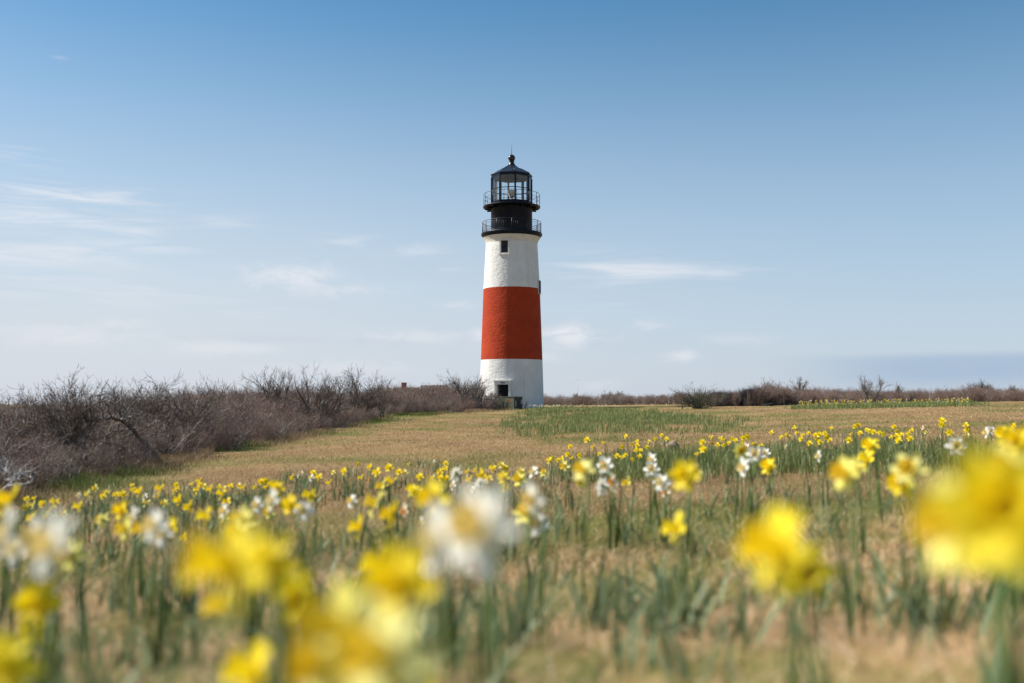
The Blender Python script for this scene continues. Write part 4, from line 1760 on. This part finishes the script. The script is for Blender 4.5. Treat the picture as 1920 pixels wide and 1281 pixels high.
BAND = [
    # left stretch
    (51, 936, 11, 'Y'), (65, 935, 10, 'Y'), (80, 945, 14, 'Y'), (104, 943, 18, 'Y'), (50, 949, 14, 'L'), (62, 947, 13, 'L'), (47, 952, 12, 'Y'), (15, 958, 12, 'L'),
    (149, 950, 20, 'Y'), (94, 960, 15, 'Y'), (90, 967, 18, 'L'), (106, 967, 14, 'L'), (63, 972, 21, 'Y'), (121, 964, 14, 'L'), (78, 967, 9, 'W'), (193, 976, 26, 'L'),
    (148, 929, 10, 'W'), (167, 926, 16, 'L'), (180, 915, 14, 'L'), (193, 931, 11, 'Y'), (200, 925, 13, 'L'), (219, 928, 13, 'Y'), (231, 927, 14, 'Y'), (248, 911, 9, 'Y'),
    (251, 919, 10, 'Y'), (263, 922, 18, 'Y'), (272, 932, 14, 'W'), (275, 944, 15, 'L'), (289, 932, 9, 'W'), (297, 932, 9, 'Y'), (301, 917, 18, 'Y'), (309, 944, 15, 'L'), (207, 936, 8, 'A'),
    (331, 909, 10, 'Y'), (333, 917, 11, 'Y'), (328, 921, 11, 'L'), (327, 929, 8, 'L'), (337, 938, 20, 'Y'), (357, 950, 22, 'Y'), (361, 908, 9, 'Y'), (374, 902, 12, 'Y'), (376, 909, 11, 'Y'),
    (370, 918, 13, 'Y'), (367, 928, 9, 'Y'), (384, 912, 11, 'L'), (395, 917, 16, 'Y'), (411, 913, 10, 'Y'), (421, 916, 11, 'L'), (417, 927, 20, 'Y'), (427, 942, 17, 'Y'), (433, 912, 12, 'Y'),
    (449, 911, 11, 'L'), (457, 914, 12, 'Y'), (480, 913, 12, 'Y'), (490, 903, 12, 'Y'), (498, 902, 12, 'Y'), (508, 906, 11, 'Y'), (500, 914, 11, 'Y'), (550, 895, 12, 'Y'), (556, 909, 7, 'L'),
    (559, 893, 7, 'W'), (567, 887, 8, 'W'), (569, 900, 7, 'W'), (584, 896, 13, 'W'), (588, 887, 12, 'Y'), (599, 895, 14, 'Y'), (618, 906, 12, 'Y'), (625, 886, 9, 'L'), (583, 930, 26, 'Y'), (345, 1008, 17, 'Y'),
    # middle stretch
    (646, 884, 13, 'Y'), (642, 895, 7, 'L'), (671, 870, 7, 'Y'), (678, 896, 12, 'Y'), (690, 900, 10, 'A'), (695, 876, 12, 'Y'), (708, 886, 17, 'Y'), (730, 877, 15, 'Y'), (749, 885, 12, 'Y'), (759, 886, 12, 'L'),
    (767, 871, 8, 'L'), (788, 894, 14, 'Y'), (814, 865, 7, 'W'), (819, 856, 6, 'A'), (836, 869, 10, 'Y'), (836, 880, 12, 'Y'), (826, 885, 13, 'Y'), (813, 896, 14, 'L'), (827, 896, 12, 'Y'),
    (838, 897, 12, 'Y'), (855, 888, 32, 'W'), (850, 910, 17, 'W'), (878, 885, 14, 'L'), (882, 900, 16, 'Y'), (894, 881, 15, 'L'), (905, 890, 20, 'Y'), (917, 898, 14, 'Y'), (900, 906, 22, 'W'),
    (887, 917, 12, 'W'), (925, 879, 14, 'Y'), (940, 872, 12, 'L'), (948, 878, 12, 'Y'), (944, 895, 22, 'Y'), (945, 905, 16, 'Y'), (948, 915, 15, 'Y'), (775, 920, 24, 'Y'), (787, 922, 18, 'L'),
    (718, 912, 32, 'L'), (735, 904, 22, 'Y'), (705, 945, 45, 'L'), (738, 965, 42, 'Y'), (760, 958, 25, 'O'), (660, 940, 24, 'W'), (676, 988, 38, 'Y'), (815, 932, 62, 'Y'), (790, 978, 18, 'W'),
    # right of the tower
    (1069, 837, 9, 'Y'), (1101, 825, 11, 'Y'), (1113, 839, 9, 'Y'), (1132, 831, 8, 'Y'), (1064, 852, 9, 'Y'), (1036, 858, 8, 'Y'), (1031, 864, 12, 'Y'), (1047, 863, 9, 'Y'), (1054, 860, 10, 'Y'),
    (1087, 854, 9, 'Y'), (1073, 859, 8, 'Y'), (1124, 852, 8, 'Y'), (1010, 876, 8, 'A'), (1060, 873, 20, 'L'), (1019, 887, 15, 'L'), (1157, 855, 10, 'Y'), (1166, 858, 9, 'Y'), (1173, 854, 9, 'Y'),
    (1166, 838, 8, 'Y'), (1174, 818, 8, 'Y'), (1186, 834, 8, 'Y'), (1195, 828, 8, 'Y'), (1195, 835, 9, 'Y'), (1194, 844, 10, 'Y'), (1201, 845, 9, 'Y'), (1200, 856, 10, 'Y'), (1186, 862, 8, 'Y'),
    (1214, 839, 9, 'Y'), (1217, 828, 7, 'L'), (1229, 823, 7, 'Y'), (1241, 816, 7, 'Y'), (1250, 823, 8, 'Y'),
    (974, 899, 26, 'L'), (1000, 886, 24, 'W'), (978, 885, 16, 'L'), (1094, 882, 40, 'L'), (1090, 900, 24, 'L'), (1135, 873, 36, 'W'), (1130, 912, 34, 'W'), (1150, 905, 30, 'O'), (1222, 880, 30, 'W'),
    (1222, 862, 26, 'W'), (1240, 905, 34, 'W'), (1247, 922, 22, 'O'), (1000, 935, 58, 'W'), (985, 962, 40, 'L'), (1012, 985, 40, 'W'), (1178, 905, 22, 'L'),
    # right stretch
    (1317, 829, 11, 'Y'), (1319, 843, 14, 'Y'), (1307, 852, 9, 'Y'), (1334, 820, 8, 'Y'), (1335, 831, 7, 'A'), (1346, 834, 9, 'Y'), (1352, 822, 8, 'Y'), (1358, 825, 9, 'Y'), (1358, 835, 9, 'Y'),
    (1367, 831, 8, 'Y'), (1373, 823, 8, 'Y'), (1380, 826, 8, 'Y'), (1393, 821, 9, 'Y'), (1401, 819, 10, 'Y'), (1394, 831, 9, 'Y'), (1414, 833, 9, 'Y'), (1427, 836, 9, 'Y'), (1447, 811, 8, 'Y'),
    (1465, 820, 7, 'Y'), (1475, 815, 8, 'Y'), (1480, 820, 8, 'Y'), (1490, 802, 8, 'Y'), (1494, 812, 7, 'Y'), (1502, 824, 9, 'Y'), (1505, 816, 7, 'Y'), (1516, 812, 7, 'Y'), (1518, 831, 10, 'Y'),
    (1529, 816, 9, 'Y'), (1536, 815, 10, 'Y'), (1530, 825, 9, 'Y'), (1538, 829, 10, 'Y'), (1546, 812, 8, 'Y'), (1549, 819, 11, 'Y'), (1556, 826, 10, 'Y'), (1537, 802, 6, 'A'), (1559, 803, 6, 'Y'),
    (1592, 825, 11, 'Y'), (1597, 815, 8, 'Y'), (1474, 838, 9, 'W'), (1536, 855, 19, 'W'),
    (1602, 800, 8, 'Y'), (1606, 797, 7, 'Y'), (1611, 797, 7, 'Y'), (1613, 812, 9, 'Y'), (1625, 806, 7, 'Y'), (1630, 808, 8, 'Y'), (1638, 810, 10, 'Y'), (1649, 811, 7, 'Y'),
    (1656, 814, 8, 'Y'), (1676, 800, 8, 'Y'), (1672, 820, 8, 'Y'), (1682, 809, 8, 'Y'), (1681, 817, 9, 'Y'), (1690, 816, 10, 'Y'), (1685, 826, 12, 'Y'), (1703, 813, 8, 'Y'), (1710, 807, 9, 'Y'),
    (1706, 822, 11, 'Y'), (1730, 802, 7, 'O'), (1735, 811, 6, 'L'), (1767, 789, 14, 'Y'), (1766, 796, 11, 'Y'), (1780, 811, 12, 'Y'), (1812, 797, 10, 'Y'), (1813, 806, 10, 'Y'), (1815, 816, 8, 'L'),
    (1902, 798, 9, 'Y'), (1910, 807, 6, 'Y'), (1648, 828, 8, 'L'), (1850, 811, 22, 'W'), (1858, 808, 16, 'W'),
    (1388, 845, 30, 'L'), (1415, 852, 34, 'W'), (1395, 877, 38, 'W'), (1441, 875, 28, 'Y'), (1435, 850, 18, 'W'), (1400, 840, 18, 'O'), (1632, 836, 36, 'Y'), (1628, 862, 34, 'Y'), (1792, 836, 36, 'W'),
    (1885, 815, 38, 'Y'), (1893, 845, 34, 'Y'),
]
NEAR = [
    # px, py, size, kind, yaw, nod
    (23, 938, 46, 'Y', -.5, .0), (3, 950, 38, 'Y', .4, .1), (15, 1000, 78, 'W', -.4, .2), (98, 1024, 112, 'W', .1, .0), (134, 1040, 50, 'L', .5, .1), (72, 1130, 78, 'Y', .9, .25), (80, 1180, 66, 'Y', .3, .6),
    (16, 1245, 112, 'Y', .7, .2), (229, 958, 30, 'Y', .2, 0), (250, 972, 34, 'W', -.3, .1), (237, 992, 38, 'L', .1, .2), (290, 985, 58, 'W', .05, 0), (322, 991, 34, 'Y', .2, .1),
    (388, 968, 32, 'Y', -.5, .1), (420, 958, 24, 'W', .2, 0), (420, 970, 18, 'L', .2, 0), (458, 976, 46, 'L', .2, .1), (512, 938, 36, 'W', -.4, .1), (483, 947, 26, 'W', .3, .2), (545, 947, 34, 'Y', .3, .2),
    (570, 958, 32, 'W', .9, .2), (520, 915, 26, 'Y', .5, .0), (505, 960, 24, 'L', .1, .2),
    (440, 1060, 158, 'Y', -.1, .1), (505, 1055, 104, 'Y', .6, .1), (425, 1135, 84, 'L', -.5, .2), (556, 1122, 84, 'Y', .95, .3), (450, 1000, 52, 'L', .3, .1),
    (752, 1095, 136, 'Y', .5, .15), (715, 1060, 64, 'Y', -.6, .0), (640, 1175, 160, 'L', -.5, .1), (720, 1225, 185, 'L', .2, .1), (480, 1264, 104, 'Y', -.2, -.1), (770, 1275, 92, 'Y', .6, .4),
    (825, 1010, 118, 'W', -.5, .1), (895, 992, 150, 'W', .25, -.1), (890, 1050, 66, 'O', .2, .6),
    (1272, 990, 48, 'Y', -.9, .3), (1284, 892, 48, 'Y', .4, .2), (1300, 885, 26, 'L', 1.2, .0),
    (1468, 1030, 138, 'Y', -.6, .1), (1510, 1068, 92, 'Y', .85, .3), 
    (1586, 888, 54, 'L', -.4, .1), (1604, 880, 30, 'L', .3, .0), (1704, 880, 52, 'L', .3, .1), (1690, 905, 46, 'Y', -.3, .3),
    (620, 1250, 150, 'L', .1, .1), 
    
    (62, 1008, 68, 'W', -.3, .0), (30, 1030, 60, 'W', .2, .2), (305, 1000, 44, 'W', .4, .1), (272, 992, 40, 'L', -.2, .1),
    (1800, 985, 170, 'L', -.5, .1), (1880, 960, 215, 'Y', .4, .1), (1895, 885, 96, 'L', -.3, .1), (1915, 1010, 130, 'Y', .8, .3), (1905, 830, 50, 'Y', .2, .1),
]
for a in BAND:
    daffodil(*a, nleaf=3 if a[2] > 16 else 2)
for a in NEAR:
    daffodil(a[0], a[1], a[2] * 1.04, a[3], a[4] * .7 - .78, a[5] * .8 - .36, nleaf=4, hmin=.16, hmax=.52)

# each flower's own label: colour, size, the landmark it stands below, its order there
MARKS = [(-200, 75, 'silver dead branches'), (75, 160, 'near end of the thicket'), (160, 285, 'arching gnarled limb'), (285, 440, 'middle of the left thicket'), (440, 540, 'left twin bare tree'),
         (540, 630, 'right twin bare tree'), (630, 720, 'fan shaped bare tree'), (720, 800, 'brick chimney'), (800, 900, 'silvery tree beside the tower'), (900, 962, 'lighthouse door'),
         (962, 1020, 'right foot of the lighthouse'), (1020, 1115, 'white mast'), (1115, 1215, 'far utility pole'), (1215, 1290, 'tan rock'), (1290, 1345, 'rounded lawn-edge bush'), (1345, 1420, 'end of the leaf bed'),
         (1420, 1475, 'dark bench'), (1475, 1525, 'spiky tree behind the bench'), (1525, 1580, 'near end of the far bed'), (1580, 1645, 'tallest pale bare tree'), (1645, 1690, 'crooked two-headed tree'),
         (1690, 1760, 'middle of the far bed'), (1760, 1870, 'dark flat topped tree'), (1870, 2300, 'photo\'s right edge')]
ORD = ['first', 'second', 'third', 'fourth', 'fifth', 'sixth', 'seventh', 'eighth', 'ninth', 'tenth', 'eleventh', 'twelfth', 'thirteenth', 'fourteenth', 'fifteenth',
       'sixteenth', 'seventeenth', 'eighteenth', 'nineteenth', 'twentieth']
bins = {}
for f in FLOWERS:
    sz = 'big blurred' if f[3] > 60 else 'soft blurred' if f[3] > 26 else 'sharp'
    mk = next(m[2] for m in MARKS if m[0] <= f[1] < m[1])
    bins.setdefault((sz, f[4], mk), []).append(f)
for (sz, kd, mk), fs in bins.items():
    fs.sort(key=lambda f: f[1])
    for i, f in enumerate(fs):
        w = '%s %s daffodil below the %s' % (sz, CNAME[kd], mk)
        f[0]['label'] = w if len(fs) == 1 else w + ', ' + ORD[i] + ' from left'

# ------------------------------------------------------------------ leaves among the flowers, and the far beds


def build_flower_leaves():
    parts = []
    # under the band of flowers: leaves around every bloom, and along the whole drift
    bx, by = [], []
    for f in FLOWERS:
        x, y = f[0].location.x, f[0].location.y
        n = 4 if f[3] < 22 else 1
        bx += [x + random.gauss(0, .16) for _ in range(n)]
        by += [y + random.gauss(0, .22) for _ in range(n)]
    parts.append(leaf_clumps(np.array(bx), np.array(by), (4, 7), .14, .27, cool=True))
    # the drift on the right is thick with leaves
    poly = [on_ground(px, py) for px, py in ((1040, 905), (1250, 905), (1420, 900), (1560, 900), (1700, 900), (1930, 900), (2050, 860))]
    poly = [(p.x, p.y) for p in poly]
    back = [(10.5, 15.0), (8.3, 15.4), (6.0, 16.8), (4.3, 17.5), (2.6, 17.5), (1.3, 16.2), (.6, 13.5)]
    x, y = scatter_poly(poly + back, 1150)
    parts.append(leaf_clumps(x, y, (5, 8), .17, .31))
    # scattered clumps in the near meadow, thicker to the right
    n = 200
    d = np.exp(RNG.uniform(math.log(1.15), math.log(9.5), n))
    a = RNG.uniform(-.58, .58, n)
    x, y = d * np.sin(a), d * np.cos(a)
    k = vnoise(x, y, .6, 31) + .35 * a > .50
    parts.append(leaf_clumps(x[k], y[k], (5, 10), .13, .29, .011, .018, .04, True))
    n = 100
    d = RNG.uniform(2.6, 8.5, n)
    a = RNG.uniform(-.56, .56, n)
    x, y = d * np.sin(a), d * np.cos(a)
    k = vnoise(x, y, 1.2, 37) > .42
    parts.append(leaf_clumps(x[k], y[k], (8, 14), .12, .27, .012, .019, .05, True))
    v, q, t = cat(parts)
    tag(link('daffodil_leaves', quads_mesh('daffodil_leaves', v, q, [LEAF], t)), kind='stuff')


build_flower_leaves()


def flower_heads(pts, kinds, seed):
    """small six-petalled heads for beds too far and too full to count: one mesh"""
    r = random.Random(seed)
    b = MB()
    for (x, y, z), kd in zip(pts, kinds):
        yaw, nod = r.gauss(-.2, .8), r.gauss(.1, .25)
        fwd = Vector((math.sin(yaw) * math.cos(nod), -math.cos(yaw) * math.cos(nod), -math.sin(nod)))
        M = Matrix.Translation((x, y, z)) @ fwd.to_track_quat('Z', 'Y').to_matrix().to_4x4() @ Matrix.Rotation(r.random() * 6, 4, 'Z')
        sc = r.uniform(1.05, 1.45)
        for k in range(6):
            a = k * math.pi / 3
            V = [M @ Vector((rad * sc * math.cos(a + o), rad * sc * math.sin(a + o), zz)) for rad, o, zz in ((.006, 0, 0), (.026, -.42, .004), (.043, 0, -.002), (.026, .42, .004))]
            b.add(V, [(0, 1, 2, 3)], kd)
        V = [M @ Vector((rad * sc * math.cos(i * math.pi / 3), rad * sc * math.sin(i * math.pi / 3), zz)) for rad, zz in ((.012, .002), (.018, .03)) for i in range(6)]
        b.add(V, [(i, (i + 1) % 6, 6 + (i + 1) % 6, 6 + i) for i in range(6)] + [(0, 1, 2, 3, 4, 5)], kd + 3)
        b.tube([(x, y, gz(x, y) - .02), (x, y + .02, z - .02)], .004, 4, 6)
    return b


def build_far_beds():
    mats = [PM['Y'], PM['L'], PM['W'], TM['Y'], TM['L'], TM['W'], PED]
    rr = random.Random(9)
    # long bed at the crest on the right
    d0, d1 = 60.0, 67.0
    poly = [(at(1492, 766, d0).x, d0), (at(1834, 766, d0).x, d0 + 1), (at(1828, 760, d1).x, d1), (at(1500, 760, d1).x, d1)]
    x, y = scatter_poly(poly, 1150)
    x, y = x + RNG.normal(0, .35, len(x)), y + RNG.normal(0, 1.1, len(y))
    k = vnoise(x, y * .5, .8, 51) > .28
    p1 = leaf_clumps(x[k], y[k], (5, 9), .16, .38, spread=.10)
    p1[2][:] = p1[2] * 1.12
    tag(link('daffodil_leaves', quads_mesh('daffodil_leaves', p1[0], p1[1], [LEAF], p1[2])), kind='stuff')
    x, y = scatter_poly(poly, 240)
    pts = [(a, b_, gz(a, b_) + rr.uniform(.28, .52)) for a, b_ in zip(x, y)]
    kinds = [rr.choices((0, 1, 2), (.34, .40, .26))[0] for _ in pts]
    # white blooms along the crest of the middle bed
    for _ in range(70):
        px = rr.choice((rr.uniform(990, 1060), rr.uniform(990, 1140), rr.uniform(1140, 1260)))
        d = rr.uniform(70, 77)
        x_ = (px - CX) / F_PX * d
        pts.append((x_, d, gz(x_, d) + rr.uniform(.30, .42)))
        kinds.append(2)
    pts.append((*at(1429, 763.5, 74).xy, at(1429, 763.5, 74).z))
    kinds.append(0)
    b = flower_heads(pts, kinds, 4)
    tag(b.build('distant_daffodil_blooms', mats), kind='stuff')


build_far_beds()
